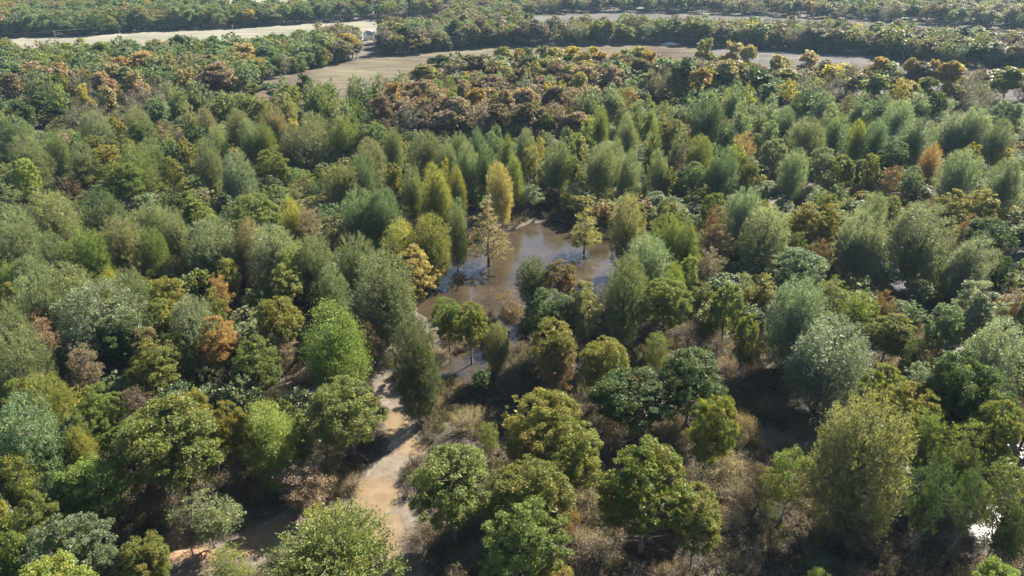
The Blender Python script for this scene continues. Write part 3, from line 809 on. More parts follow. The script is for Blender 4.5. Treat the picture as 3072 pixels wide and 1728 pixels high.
Z = 2.516
POND = zoom_poly(1024, 576, Z, [(540, 880), (680, 770), (790, 660), (780, 500), (860, 400), (880, 310), (1050, 270), (1300, 290), (1420, 240), (1600, 225), (1720, 250), (1720, 345), (1900, 350), (2090, 370), (2110, 480), (2080, 640), (2030, 790), (1900, 810), (1750, 790), (1600, 840), (1440, 890), (1390, 1000), (1410, 1180), (1300, 1210), (1240, 1080), (1190, 920), (1000, 880), (800, 920), (680, 960)])
SLOUGHS = [
    zoom_poly(1024, 576, Z, [(690, 1460), (710, 1330), (850, 1230), (1010, 1180), (1120, 1300), (1010, 1460)]),
    zoom_poly(1024, 576, Z, [(1750, 1290), (1860, 1260), (1930, 1400), (1800, 1460)]),
    zoom_poly(0, 1152, Z, [(2210, 60), (2430, 0), (2450, 250), (2250, 260)]),
    zoom_poly(2048, 1152, Z, [(2090, 1060), (2150, 1010), (2290, 990), (2380, 860), (2470, 880), (2440, 1060), (2280, 1170), (2140, 1160)]),
    zoom_poly(2048, 1152, Z, [(1620, 620), (1760, 580), (1830, 660), (2010, 700), (2020, 880), (1860, 910), (1700, 780), (1600, 720)]),
    zoom_poly(2048, 1152, Z, [(2250, 560), (2400, 530), (2640, 520), (2760, 640), (2620, 820), (2480, 780), (2440, 660), (2290, 660)]),
    zoom_poly(2048, 576, Z, [(1340, 660), (1500, 590), (1650, 590), (1740, 700), (1500, 760)]),
    zoom_poly(2048, 576, Z, [(2390, 570), (2560, 540), (2700, 560), (2690, 790), (2470, 750)]),
    zoom_poly(2048, 576, Z, [(1960, 1180), (2190, 1130), (2330, 1300), (2050, 1420), (1940, 1300)]),
    zoom_poly(2048, 1152, Z, [(660, 220), (900, 90), (1000, 150), (860, 310), (740, 360)]),
    zoom_poly(2048, 0, Z, [(1740, 1450), (1880, 1360), (2010, 1370), (1980, 1490)]),
]
PUDDLES = [
    zoom_poly(1024, 1152, Z, [(50, 800), (150, 700), (330, 715), (410, 760), (485, 800), (425, 870), (400, 960), (330, 985), (250, 1035), (130, 1000), (85, 900)]),
    zoom_poly(1024, 1152, Z, [(330, 975), (425, 975), (475, 1060), (465, 1200), (425, 1330), (330, 1310), (285, 1200), (245, 1090)]),
    zoom_poly(1024, 1152, Z, [(335, 440), (500, 385), (565, 420), (665, 450), (650, 520), (560, 545), (420, 505), (345, 495)]),
    zoom_poly(1024, 1152, Z, [(315, 230), (430, 205), (485, 280), (565, 300), (510, 400), (390, 425), (330, 425)]),
    zoom_poly(0, 1152, Z, [(1740, 1300), (1750, 1225), (1900, 1160), (2030, 1070), (2170, 1000), (2200, 1060), (2110, 1160), (2060, 1235), (1900, 1300)]),
    zoom_poly(1024, 1152, Z, [(455, 930), (500, 870), (540, 895), (505, 965), (465, 975)]),
    zoom_poly(0, 1152, Z, [(1180, 1160), (1400, 1050), (1600, 1160), (1570, 1245), (1400, 1240), (1250, 1270)]),
]
SAND = zoom_poly(0, 1152, Z, [(1240, 1325), (1290, 1280), (1420, 1245), (1570, 1265), (1660, 1300), (1700, 1335), (1600, 1365), (1500, 1345), (1300, 1345)])
GRAVEL = zoom_poly(0, 1152, Z, [(1230, 1395), (1650, 1390), (1720, 1500), (1200, 1500)])
TRACK_A = ground_poly([(1190, 1820), (1180, 1690), (1160, 1600), (1125, 1500), (1170, 1400), (1220, 1345), (1225, 1285), (1185, 1215), (1150, 1150), (1165, 1080), (1190, 1010), (1220, 950), (1260, 905)])
TRACK_B = ground_poly([(1120, 1480), (1000, 1525), (880, 1575), (760, 1640), (610, 1690), (540, 1770)])

FIELD_LEFT = ground_poly([(-400, 128), (0, 116), (160, 112), (330, 105), (380, 98), (560, 92), (770, 82), (960, 68), (1120, 62), (1240, 58), (1330, 62), (1330, 108), (1180, 122), (1050, 132), (960, 150), (760, 180), (400, 204), (0, 208), (-400, 222)])
FIELD_MID = ground_poly([(690, 295), (770, 262), (880, 225), (960, 205), (1024, 190), (1100, 176), (1240, 162), (1380, 150), (1500, 140), (1620, 138), (1760, 137), (1900, 133), (2020, 132), (2100, 139), (2100, 262), (1900, 245), (1700, 240), (1500, 245), (1370, 272), (1250, 308), (1100, 318), (900, 318), (760, 308)])
FIELD_RIGHT = ground_poly([(2100, 139), (2263, 149), (2400, 157), (2520, 161), (2636, 169), (2700, 183), (2840, 199), (3034, 209), (3500, 232), (3500, 325), (3072, 302), (2700, 296), (2300, 272), (2100, 262)])
FIELD_FAR = ground_poly([(1540, 52), (1616, 45), (1850, 37), (2200, 45), (2450, 57), (2640, 66), (2880, 80), (3072, 94), (3500, 125), (3500, 176), (3072, 160), (2880, 150), (2640, 138), (2450, 124), (2200, 112), (1900, 112), (1620, 118), (1560, 100)])
FIELD_BACK = ground_poly([(250, 4), (360, 42), (700, 45), (1050, 42), (1400, 28), (1560, 12), (1720, -10), (1500, -70), (0, -75), (150, -20)])
FIELDS = [FIELD_LEFT, FIELD_MID, FIELD_RIGHT, FIELD_FAR, FIELD_BACK]

def shape_depth(poly, xy):
    """Signed distance to the outline, positive inside (only exact near the shape)."""
    lo, hi = poly.min(0) - 6, poly.max(0) + 6
    res = np.full(len(xy), -9.0)
    sel = np.all((xy > lo) & (xy < hi), 1)
    if sel.any():
        q = xy[sel]
        d = line_distance(np.vstack([poly, poly[:1]]), q)
        res[sel] = np.where(inside(poly, q), d, -d)
    return res

def ground_layers(xy):
    xy = np.asarray(xy, float)
    wob = (value_noise(xy, 2.6, 3) - 0.5) * 2.2 + (value_noise(xy, 0.9, 4) - 0.5) * 0.8
    z = 0.12 + (value_noise(xy, 5.0, 1) - 0.5) * 0.14 + (value_noise(xy, 1.6, 2) - 0.5) * 0.10
    near = np.clip((320 - xy[:, 1]) / 60, 0, 1) * np.clip((260 - np.abs(xy[:, 0])) / 40, 0, 1)
    z = z * near + 0.10 * (1 - near)
    wet = np.zeros(len(xy)); track = np.zeros(len(xy)); sand = np.zeros(len(xy))
    for tr, w0 in ((TRACK_A, 4.6), (TRACK_B, 3.9)):
        d = line_distance(tr, xy) + wob * 0.7
        wid = w0 * (0.40 + 0.60 * np.clip((98 - xy[:, 1]) / 22, 0, 1)) if tr is TRACK_A else w0
        track = np.maximum(track, np.clip((wid - d) / 1.2 + 0.5, 0, 1))
    # wheel ruts along the track
    dl = line_distance(TRACK_A, xy)
    rut = np.exp(-((dl - 0.85) / 0.28) ** 2)
    z = z * (1 - 0.6 * track) + track * (0.02 + 0.05 * (value_noise(xy, 1.3, 8) - 0.35)) - 0.05 * track * rut
    for p in [POND] + SLOUGHS:
        s = shape_depth(p, xy) + wob * (1.0 if p is POND else (1.9 if any(p is q for q in SLOUGHS[3:6]) else 1.6))
        k = np.clip((s + 1.2) / 3.0, 0, 1)
        z = z * (1 - k) + (-0.35) * k
        wet = np.maximum(wet, np.clip((s + 2.5) / 2.0, 0, 1))
    for p in PUDDLES:
        s = shape_depth(p, xy) + wob * 0.35
        k = np.clip((s + 0.35) / 0.9, 0, 1)
        z = z * (1 - k) + (-0.12) * k
    s = shape_depth(SAND, xy) + wob * 0.25
    k = np.clip((s + 0.2) / 0.5, 0, 1)
    z = z + k * 0.55
    sand = np.maximum(sand, k)
    s = shape_depth(GRAVEL, xy) + wob * 0.3
    track = np.maximum(track, np.clip(s + 0.5, 0, 1))
    return z, track, wet, sand

def ground_z(x, y):
    return float(ground_layers(np.array([[x, y]]))[0][0])

def stretched(lo, hi, a, b, step, grow=1.16):
    c = list(np.arange(a, b + 0.01, step))
    s = step
    v = b
    while v < hi:
        s *= grow; v += s; c.append(min(v, hi))
    s = step; v = a; left = []
    while v > lo:
        s *= grow; v -= s; left.append(max(v, lo))
    return np.array(sorted(set(left)) + c)

gx = stretched(-9000, 9000, -150, 170, 1.1)
gy = stretched(-600, 12000, 48, 262, 1.0)
GX, GY = np.meshgrid(gx, gy)
gxy = np.column_stack([GX.ravel(), GY.ravel()])
gz, g_track, g_wet, g_sand = ground_layers(gxy)
nx, ny = len(gx), len(gy)
idx = np.arange(nx * ny).reshape(ny, nx)
gf = np.stack([idx[:-1, :-1], idx[:-1, 1:], idx[1:, 1:], idx[1:, :-1]], -1).reshape(-1, 4)
me = fast_mesh('ground', np.column_stack([gxy, gz]), [gf], (M_GROUND,), smooth=True)
for nm, arr in (('track', g_track), ('wet', g_wet), ('sand', g_sand)):
    a = me.attributes.new(nm, 'FLOAT', 'POINT'); a.data.foreach_set('value', arr.astype(np.float32))
link('ground', me, kind='structure')

def sheet(name, poly, z, mat, grow=0.0, label=None):
    p = np.asarray(poly)
    if grow:
        c = p.mean(0)
        nxt = np.roll(p, -1, 0); prv = np.roll(p, 1, 0)
        t = unit(nxt - prv)
        nrm = np.column_stack([t[:, 1], -t[:, 0]])
        area = 0.5 * np.sum(p[:, 0] * nxt[:, 1] - nxt[:, 0] * p[:, 1])
        p = p + nrm * grow * (1 if area > 0 else -1)
        p = np.asarray(p)
    me = bpy.data.meshes.new(name)
    nxt = np.roll(p, -1, 0)
    if 0.5 * np.sum(p[:, 0] * nxt[:, 1] - nxt[:, 0] * p[:, 1]) < 0:
        p = p[::-1]
    me.from_pydata([(x, y, z) for x, y in p], [], [list(range(len(p)))])
    me.materials.append(mat)
    o = link(name, me, kind='structure', label=label)
    return o

sheet('pond_water', POND, 0.0, M_POND, 2.2)
for i, s in enumerate(SLOUGHS):
    sheet('slough_water', s, 0.006 + 0.004 * i, M_GLINT if i in (3, 4, 5) else M_SLOUGH if i > 1 else M_POND, 2.6)
for i, s in enumerate(PUDDLES):
    sheet('puddle_water', s, 0.012 + 0.003 * i, M_PUDDLE, 0.5)
sheet('pale_field', FIELD_LEFT, 0.30, M_FIELD_PALE)
sheet('brown_field', FIELD_MID, 0.31, M_FIELD_BROWN)
sheet('grey_field', FIELD_RIGHT, 0.32, M_FIELD_GREY)
sheet('distant_field', FIELD_FAR, 0.33, M_FIELD_GREY)
sheet('back_field', FIELD_BACK, 0.34, M_FIELD_PALE)
# ------------------------------------------------------------------ trees and shrubs, one by one
# two leaf colours of each look (linear) and its name
TINTS = {
    'gg': ((0.138, 0.161, 0.081), (0.172, 0.184, 0.076), 'grey-green'),
    'gn': ((0.085, 0.100, 0.052), (0.120, 0.120, 0.052), 'dull grey-green'),
    'sg': ((0.157, 0.188, 0.118), (0.185, 0.202, 0.106), 'silvery-green'),
    'sl': ((0.185, 0.195, 0.105), (0.215, 0.205, 0.090), 'pale silvery-green'),
    'bg': ((0.108, 0.146, 0.076), (0.140, 0.162, 0.072), 'blue-green'),
    'dg': ((0.055, 0.086, 0.029), (0.099, 0.110, 0.029), 'dark-green'),
    'mg': ((0.120, 0.152, 0.042), (0.165, 0.172, 0.044), 'mid-green'),
    'lg': ((0.165, 0.210, 0.055), (0.215, 0.235, 0.060), 'lime-green'),
    'lo': ((0.150, 0.180, 0.050), (0.220, 0.200, 0.046), 'lime-olive'),
    'yg': ((0.205, 0.210, 0.046), (0.270, 0.220, 0.044), 'yellow-green'),
    'og': ((0.136, 0.152, 0.041), (0.201, 0.172, 0.044), 'olive-green'),
    'ol': ((0.155, 0.160, 0.074), (0.195, 0.175, 0.070), 'pale-olive'),
    'oo': ((0.115, 0.140, 0.034), (0.241, 0.163, 0.037), 'green-and-rust'),
    'oy': ((0.163, 0.161, 0.039), (0.224, 0.159, 0.041), 'olive-gold'),
    'ye': ((0.310, 0.250, 0.045), (0.200, 0.190, 0.045), 'yellow'),
    'ga': ((0.275, 0.222, 0.090), (0.215, 0.192, 0.072), 'golden'),
    'or': ((0.250, 0.155, 0.055), (0.170, 0.140, 0.046), 'orange'),
    'ru': ((0.165, 0.102, 0.042), (0.140, 0.118, 0.042), 'rust-brown'),
    'br': ((0.112, 0.084, 0.054), (0.135, 0.096, 0.056), 'brown'),
    'pk': ((0.195, 0.148, 0.112), (0.220, 0.165, 0.112), 'pinkish-brown'),
    'pr': ((0.215, 0.155, 0.105), (0.240, 0.188, 0.118), 'pinkish-orange'),
    'te': ((0.270, 0.215, 0.120), (0.220, 0.185, 0.080), 'straw-coloured'),
    'ta': ((0.205, 0.155, 0.100), (0.170, 0.125, 0.080), 'tan'),
    'tn': ((0.250, 0.200, 0.095), (0.200, 0.165, 0.070), 'tan-gold'),
    'tg': ((0.300, 0.205, 0.110), (0.330, 0.225, 0.070), 'pinkish-gold'),
    'to': ((0.175, 0.150, 0.075), (0.140, 0.140, 0.060), 'tan-green'),
    'gb': ((0.150, 0.128, 0.108), (0.130, 0.110, 0.080), 'grey-brown'),
}
STYLE_NAME = dict(w='feathery_tree', d='domed_tree', r='sparse_tree', p='egg_shaped_tree', c='cypress_tree', k='cedar_tree', y='maple_tree', t='spreading_tree', b='bare_tree', s='shrub')
STYLE_LOOK = dict(w='feathery {} tree', d='domed {} tree', r='thin-leaved {} tree', p='egg-shaped {} tree', c='conical {} cypress', k='dense little {} cedar', y='open-branched {} maple', t='spreading {} tree', b='almost bare {} tree', s='low {} shrub')
DEF_H = dict(w=16, d=14, r=13, p=16, c=18, k=9, y=14, t=18.5, b=15, s=3.5)

TALLER = dict(w=1.26, d=1.18, p=1.18, r=1.12, t=1.12, b=1.15, y=1.12)

class Tree:
    pass

def read_trees(blocks):
    res = []
    for (ox, oy, s), text in blocks:
        for rec in text.replace('\n', ';').split(';'):
            q = rec.split()
            if not q:
                continue
            t = Tree()
            t.px, t.py = ox + float(q[0]) / s, oy + float(q[1]) / s
            t.pw = float(q[2]) / s
            t.style, t.tint = q[3], q[4]
            t.H = DEF_H[t.style]
            foot = None
            for e in q[5:]:
                if e[0] == 'h': t.H = float(e[1:]) * TALLER.get(t.style, 1.0)
                if e[0] == 'b':
                    a, b = e[1:].split(',')
                    foot = (ox + float(a) / s, oy + float(b) / s)
            # seen from above, a broad crown's upper outline is its far shoulder, not its tip
            x0, y0, _ = pix_to_plane(t.px, t.py, t.H)
            dist = math.hypot(y0 * CP + (CAM_H - t.H) * SP, 0.0)
            dep = math.atan2(CAM_H - t.H * 0.7, math.hypot(x0, y0))
            half = {'d': 0.27, 'r': 0.3, 't': 0.28, 'c': 0.8, 's': 0.5}.get(t.style, 0.42) * t.H
            r_ = 0.5 * t.pw / FPX * dist
            lift = math.hypot(half * math.cos(dep), r_ * math.sin(dep)) - half * math.cos(dep)
            py = t.py + 1.15 * lift * FPX / dist
            if foot:
                bx, by, _ = pix_to_plane(*foot, 0.1)
                # height of the top above that foot
                y = -(py - 864.0) / FPX
                dy, dz = CP + y * SP, -SP + y * CP
                t.H = float(np.clip(CAM_H + by * dz / dy, 6.0, 25.0))
                t.x, t.y = bx, by
            else:
                t.x, t.y, _ = pix_to_plane(t.px, py, t.H * 0.98)
            t.depth = t.y * CP - (t.H * 0.6 - CAM_H) * SP
            t.R = 0.5 * t.pw / FPX * t.depth
            res.append(t)
    return res

ALL = read_trees(TREES)
SHR = read_trees(SHRUBS)
for t in ALL:
    lim = dict(k=(1.6, 4.5), b=(2.5, 8), t=(3.5, 11)).get(t.style, (2.0, 8.0))
    t.R = float(np.clip(t.R * dict(w=1.04, p=1.08, d=1.05, r=1.02).get(t.style, 1.0), *lim))
    t.size = (t.R * t.H) / t.depth ** 2
ALL.sort(key=lambda t: -t.size)
N_THINGS = 315
THINGS, REST = ALL[:N_THINGS], ALL[N_THINGS:]

def tint_pair(t, rng):
    a, b, _ = TINTS[t]
    j = 1.12 * rng.uniform(0.86, 1.16) * np.array([rng.uniform(0.94, 1.07), rng.uniform(0.97, 1.03), rng.uniform(0.9, 1.1)])
    return tuple(float(v) for v in np.array(a) * j), tuple(float(v) for v in np.array(b) * j)

# --- labels: what a tree looks like, where it stands, and its turn among those that look alike
ORD = ['', 'first', 'second', 'third', 'fourth', 'fifth', 'sixth', 'seventh', 'eighth', 'ninth', 'tenth', 'eleventh', 'twelfth', 'thirteenth', 'fourteenth', 'fifteenth', 'sixteenth']
NUM = ['', 'one', 'two', 'three', 'four', 'five', 'six', 'seven', 'eight', 'nine', 'ten', 'eleven', 'twelve', 'thirteen', 'fourteen', 'fifteen', 'sixteen']
PLACES = [  # upper pixel rows first: (y below, [(x below, phrase), ...])
    (225, [(420, 'beside the pale field'), (860, 'between pale and brown fields'), (1330, 'along the brown field'), (1800, 'in the golden grove'), (2320, 'before the brown field, right half'), (4000, 'before the grey field')]),
    (330, [(330, 'in upper woods by left edge'), (800, 'below the autumn belt, upper left'), (1250, 'in front of the brown field'), (1760, 'in the rusty grove above centre'), (2330, 'behind the spires, upper right'), (4000, 'below the grey field, far right')]),
    (450, [(420, 'in left woods, upper middle'), (900, 'in the woods left of centre'), (1400, 'in front of the rusty grove'), (1900, 'above the pond, behind it'), (2450, 'in the right woods, upper middle'), (4000, 'behind the orange egg-shaped tree')]),
    (600, [(450, 'in mid left woods'), (930, 'in woods well left of pond'), (1330, 'just behind the pond, left side'), (1800, 'just behind the pond'), (2400, 'in woods right of the pond'), (4000, 'around the orange egg-shaped tree')]),
    (760, [(420, 'by the left edge, half way'), (900, 'in the dense left woods'), (1330, 'on the left shore of pond'), (2000, 'at the pond'), (2500, 'right of the pond'), (4000, 'near the small cedar, right side')]),
    (950, [(420, 'by the left edge, below middle'), (960, 'left of the lime-green tree'), (1330, 'between lime-green tree and pond'), (1900, 'on the near shore of pond'), (2450, 'right of the near shore'), (4000, 'near the right edge, below middle')]),
    (1180, [(400, 'by the left edge, lower'), (1000, 'below and left of lime-green tree'), (1500, 'behind the puddled track'), (2050, 'on open ground below the pond'), (2600, 'on open ground, right'), (4000, 'by the right edge, lower')]),
    (1420, [(450, 'in the lower left corner woods'), (1040, 'left of the puddled track'), (1500, 'just right of the puddled track'), (2000, 'lower right of the puddled track'), (2600, 'by the brown weeds, lower right'), (4000, 'above the glinting flood')]),
    (3000, [(450, 'in the bottom left corner'), (1300, 'at the bottom by the track'), (2000, 'at the bottom centre'), (4000, 'at the bottom right')]),
]
HAND = {  # (x, y of the top in the photograph): label
    (990, 902): 'tall bright lime-green egg-shaped tree standing above the puddled track',
    (1473, 584): 'tan-gold conical cypress standing in the middle of the pond',
    (1745, 600): 'yellow-green conical cypress standing in the far right of the pond',
    (1253, 729): 'golden open-branched maple on the left shore of the pond',
    (1608, 767): 'airy grey-green young tree standing in the near right of the pond',
    (2817, 428): 'orange egg-shaped tree among green ones in the right woods',
    (1507, 498): 'golden egg-shaped tree rising right behind the tan cypress',
    (1002, 1543): 'big round mid-green feathery crown cut by the bottom edge beside the track',
    (636, 1470): 'young thin grey-green tree standing alone in the muddy puddles, lower left',
    (827, 1188): 'bright yellowish lime-green egg-shaped tree left of the track',
    (2912, 189): 'leaning dead grey tree before the grey field, far right',
    (2556, 183): 'upright bare grey tree against the grey field',
    (2123, 118): 'tallest olive-topped tree standing out against the brown field',
    (1324, 168): 'round dark-green tree alone on the near edge of brown field',
    (2028, 170): 'big dark-green tree with thick bare limbs below the brown field',
    (926, 1379): 'tan thin-leaved tree beside the mud left of the track',
    (2565, 1160): 'large pale-olive feathery tree left of the glinting flood',
    (1070, 1127): 'mid-green domed tree on bare stems at the bend of the track',
}

def place_phrase(x, y):
    for ymax, cols in PLACES:
        if y < ymax:
            for xmax, ph in cols:
                if x < xmax:
                    return ph

def write_labels(items, places=place_phrase):
    used = set()
    for (hx, hy), lab in HAND.items():
        c = [t for t in items if not hasattr(t, 'label') and abs(t.px - hx) < 22 and abs(t.py - hy) < 22]
        if c:
            min(c, key=lambda t: (t.px - hx) ** 2 + (t.py - hy) ** 2).label = lab
    groups = {}
    for t in items:
        if hasattr(t, 'label'):
            continue
        t.look = STYLE_LOOK[t.style].format(TINTS[t.tint][2])
        groups.setdefault((t.look, places(t.px, t.py)), []).append(t)
    for (look, ph), g in groups.items():
        g.sort(key=lambda t: t.px)
        n = len(g)
        if n >= 3:      # one clearly bigger or smaller than the rest says so
            r = sorted(t.pw for t in g)
            if r[-1] > 1.3 * r[-2]:
                b = max(g, key=lambda t: t.pw); b.label = f'broadest {look} {ph}'; g.remove(b)
                n = len(g)
                look = look + ' of ordinary width' if False else look
        for i, t in enumerate(g):
            if n == 1:
                t.label = f'{look} {ph}'
            elif i == 0:
                t.label = f'leftmost of {NUM[n]}: {look} {ph}'
            elif i == n - 1:
                t.label = f'rightmost of {NUM[n]}: {look} {ph}'
            else:
                t.label = f'{ORD[i + 1]} from left of {NUM[n]}: {look} {ph}'

write_labels(THINGS)
write_labels(SHR)

USES = {}
def pick_proto(key, rng):
    lst = PROTOS[key]
    k = USES.get(key, int(rng.integers(0, 9)))
    USES[key] = k + 1
    return lst[k % len(lst)]

LIGHTER = dict(w='W', d='D', r='R', p='P', t='T', b='B')
def build_tree(t, rng):
    key = t.style
    if t.depth > 300 and key in LIGHTER:
        key = LIGHTER[key]
    q = pick_proto(key, rng)
    root = bpy.data.objects.new(STYLE_NAME[t.style], None)
    root.empty_display_size = 1.0
    COL.objects.link(root)
    root.location = (t.x, t.y, ground_z(t.x, t.y) - 0.05)
    root.rotation_euler = (rng.normal(0, 0.035), rng.normal(0, 0.035), rng.uniform(0, 6.283))
    e = rng.uniform(0.88, 1.14)
    root.scale = (t.R / q.R * e, t.R / q.R / e, t.H / q.H)
    root['label'] = t.label
    root['category'] = 'shrub' if t.style == 's' else 'tree'
    root['group'] = 'shrubs on the open ground' if t.style == 's' else 'trees of the flooded wood'
    names = ('stem', 'foliage') if t.style == 's' else ('trunk', 'crown')
    if not (t.style == 'b' and False):
        link(names[0], q.bark, root)
    c = link(names[1], q.crown, root)
    a, b = tint_pair(t.tint, rng)
    c['tint'] = a
    c['tint_two'] = b
    return root

rng_t = np.random.default_rng(77)
LEAN = {}
for t in THINGS:
    r = build_tree(t, rng_t)
    if getattr(t, 'label', '').startswith('leaning dead'):
        r.rotation_euler = (0.0, 0.22, 0.3)
for t in SHR:
    build_tree(t, rng_t)

# ------------------------------------------------------------------ the rest of the woods and the undergrowth (nobody could count them)
def scatter(name, protos, pts, which, rot, scl, t1, t2):
    """One object whose points carry copies of a few shapes."""
    coll = bpy.data.collections.new(name + '_shapes')
    for i, q in enumerate(protos):
        o = bpy.data.objects.new(f'{name}_shape_{i:02d}', q.mesh)
        coll.objects.link(o)
    me = bpy.data.meshes.new(name)
    n = len(pts)
    me.vertices.add(n)
    me.vertices.foreach_set('co', np.asarray(pts, np.float32).ravel())
    def attr(k, typ, field, arr):
        a = me.attributes.new(k, typ, 'POINT'); a.data.foreach_set(field, np.ascontiguousarray(arr).ravel())
    attr('which', 'INT', 'value', np.asarray(which, np.int32))
    attr('turn', 'FLOAT_VECTOR', 'vector', np.asarray(rot, np.float32))
    attr('size', 'FLOAT_VECTOR', 'vector', np.asarray(scl, np.float32))
    attr('tint', 'FLOAT_VECTOR', 'vector', np.asarray(t1, np.float32))
    attr('tint_two', 'FLOAT_VECTOR', 'vector', np.asarray(t2, np.float32))
    o = link(name, me, kind='stuff')
    ng = bpy.data.node_groups.new(name, 'GeometryNodeTree')
    ng.interface.new_socket('Geometry', in_out='INPUT', socket_type='NodeSocketGeometry')
    ng.interface.new_socket('Geometry', in_out='OUTPUT', socket_type='NodeSocketGeometry')
    gi = ng.nodes.new('NodeGroupInput'); go = ng.nodes.new('NodeGroupOutput')
    m2p = ng.nodes.new('GeometryNodeMeshToPoints')
    ci = ng.nodes.new('GeometryNodeCollectionInfo')
    ci.inputs['Collection'].default_value = coll
    ci.inputs['Separate Children'].default_value = True
    ci.inputs['Reset Children'].default_value = True
    ip = ng.nodes.new('GeometryNodeInstanceOnPoints')
    ip.inputs['Pick Instance'].default_value = True
    def named(k, typ):
        a = ng.nodes.new('GeometryNodeInputNamedAttribute'); a.data_type = typ; a.inputs['Name'].default_value = k
        return a.outputs['Attribute']
    L = ng.links.new
    L(gi.outputs[0], m2p.inputs['Mesh']); L(m2p.outputs[0], ip.inputs['Points'])
    L(ci.outputs[0], ip.inputs['Instance'])
    L(named('which', 'INT'), ip.inputs['Instance Index'])
    L(named('turn', 'FLOAT_VECTOR'), ip.inputs['Rotation'])
    L(named('size', 'FLOAT_VECTOR'), ip.inputs['Scale'])
    L(ip.outputs[0], go.inputs[0])
    md = o.modifiers.new('scatter', 'NODES')
    md.node_group = ng
    return o

add_proto('mw', 'feather', (211, 212), 20, 5.5, 5200, 0.55, 1, True)
add_proto('md', 'domed', (221, 222), 17, 4.2, 4200, 0.45, 1, True)
add_proto('mp', 'egg', (241,), 18.5, 4.2, 4200, 0.48, 1, True)
add_proto('mr', 'sparse', (231,), 15, 4.0, 2300, 0.42, 1, True)
add_proto('mb', 'bare', (291,), 16, 4.8, 2400, 0.36, 1, True)
add_proto('mt', 'spreading', (281, 282), 19, 6.5, 3600, 0.65, 1, True)
add_proto('ft', 'spreading', (381, 382, 383, 384), 19, 6.5, 3000, 0.62, 2, True)
add_proto('fw', 'feather', (311,), 19, 5.6, 2600, 0.62, 2, True)
add_proto('fd', 'domed', (321, 322), 16, 5.4, 2600, 0.6, 2, True)
add_proto('fb', 'bare', (391,), 16, 5.2, 1200, 0.6, 2, True)
WOOD_KEYS = ['mw', 'md', 'mp', 'mr', 'mb', 'mt', 'ft', 'fw', 'fd', 'fb']
WOOD_PROTOS, FIRST = [], {}
for k in WOOD_KEYS:
    FIRST[k] = len(WOOD_PROTOS)
    WOOD_PROTOS += PROTOS[k]

wood = []          # (x, y, key, H, R, tint)
MKEY = dict(w='mw', d='md', p='mp', r='mr', b='mb', t='mt', c='mp', k='md', y='mr')
for t in REST:
    wood.append((t.x, t.y, MKEY[t.style], t.H, t.R, t.tint))
placed = np.array([(t.x, t.y, t.R) for t in ALL])

rw = np.random.default_rng(5)
def jitter_grid(x0, x1, y0, y1, step):
    xs = np.arange(x0, x1, step); ys = np.arange(y0, y1, step)
    X, Y = np.meshgrid(xs, ys)
    X = X + (np.arange(len(ys)) % 2)[:, None] * step * 0.5
    p = np.column_stack([X.ravel(), Y.ravel()])
    return p + rw.uniform(-0.42, 0.42, p.shape) * step

def weighted(choices):
    ks = list(choices); w = np.array([choices[k] for k in ks], float)
    return ks[rw.choice(len(ks), p=w / w.sum())]

def dry(xy, margin=1.0):
    ok = np.ones(len(xy), bool)
    for p in [POND] + SLOUGHS:
        ok &= shape_depth(p, xy) < -margin
    for p in PUDDLES + [SAND, GRAVEL]:
        ok &= shape_depth(p, xy) < -0.6
    return ok

def off_fields(xy, margin=0.0):
    ok = np.ones(len(xy), bool)
    for f in FIELDS:
        ok &= ~inside(f, xy)
    return ok

# trees between those set one by one, up to the fields
pts = np.vstack([q for q in (jitter_grid(-420, 60, 60, 330, 6.4), jitter_grid(60, 420, 70, 330, 8.0), jitter_grid(-420, 420, 330, 640, 9.5))])
pix = place_to_pix(np.column_stack([pts, np.zeros(len(pts))]))
keep = (pix[:, 0] > -500) & (pix[:, 0] < 3572) & (pix[:, 1] < 1950) & off_fields(pts) & dry(pts, 4.5) & ~((pix[:, 0] > 1075) & (pix[:, 0] < 1140) & (pix[:, 1] < 210))
keep &= (line_distance(TRACK_A, pts) > 7) & (line_distance(TRACK_B, pts) > 8)
open_ground = (pix[:, 0] < 3060) & (((pix[:, 0] > 930) & (pix[:, 1] > 1010)) | ((pix[:, 0] > 430) & (pix[:, 1] > 1400)) | ((pix[:, 0] > 1050) & (pix[:, 0] < 1980) & (pix[:, 1] > 700)))
keep &= ~open_ground
pts, pix = pts[keep], pix[keep]
belt = np.array([[-260, 445], [-60, 420], [60, 405], [330, 380]])
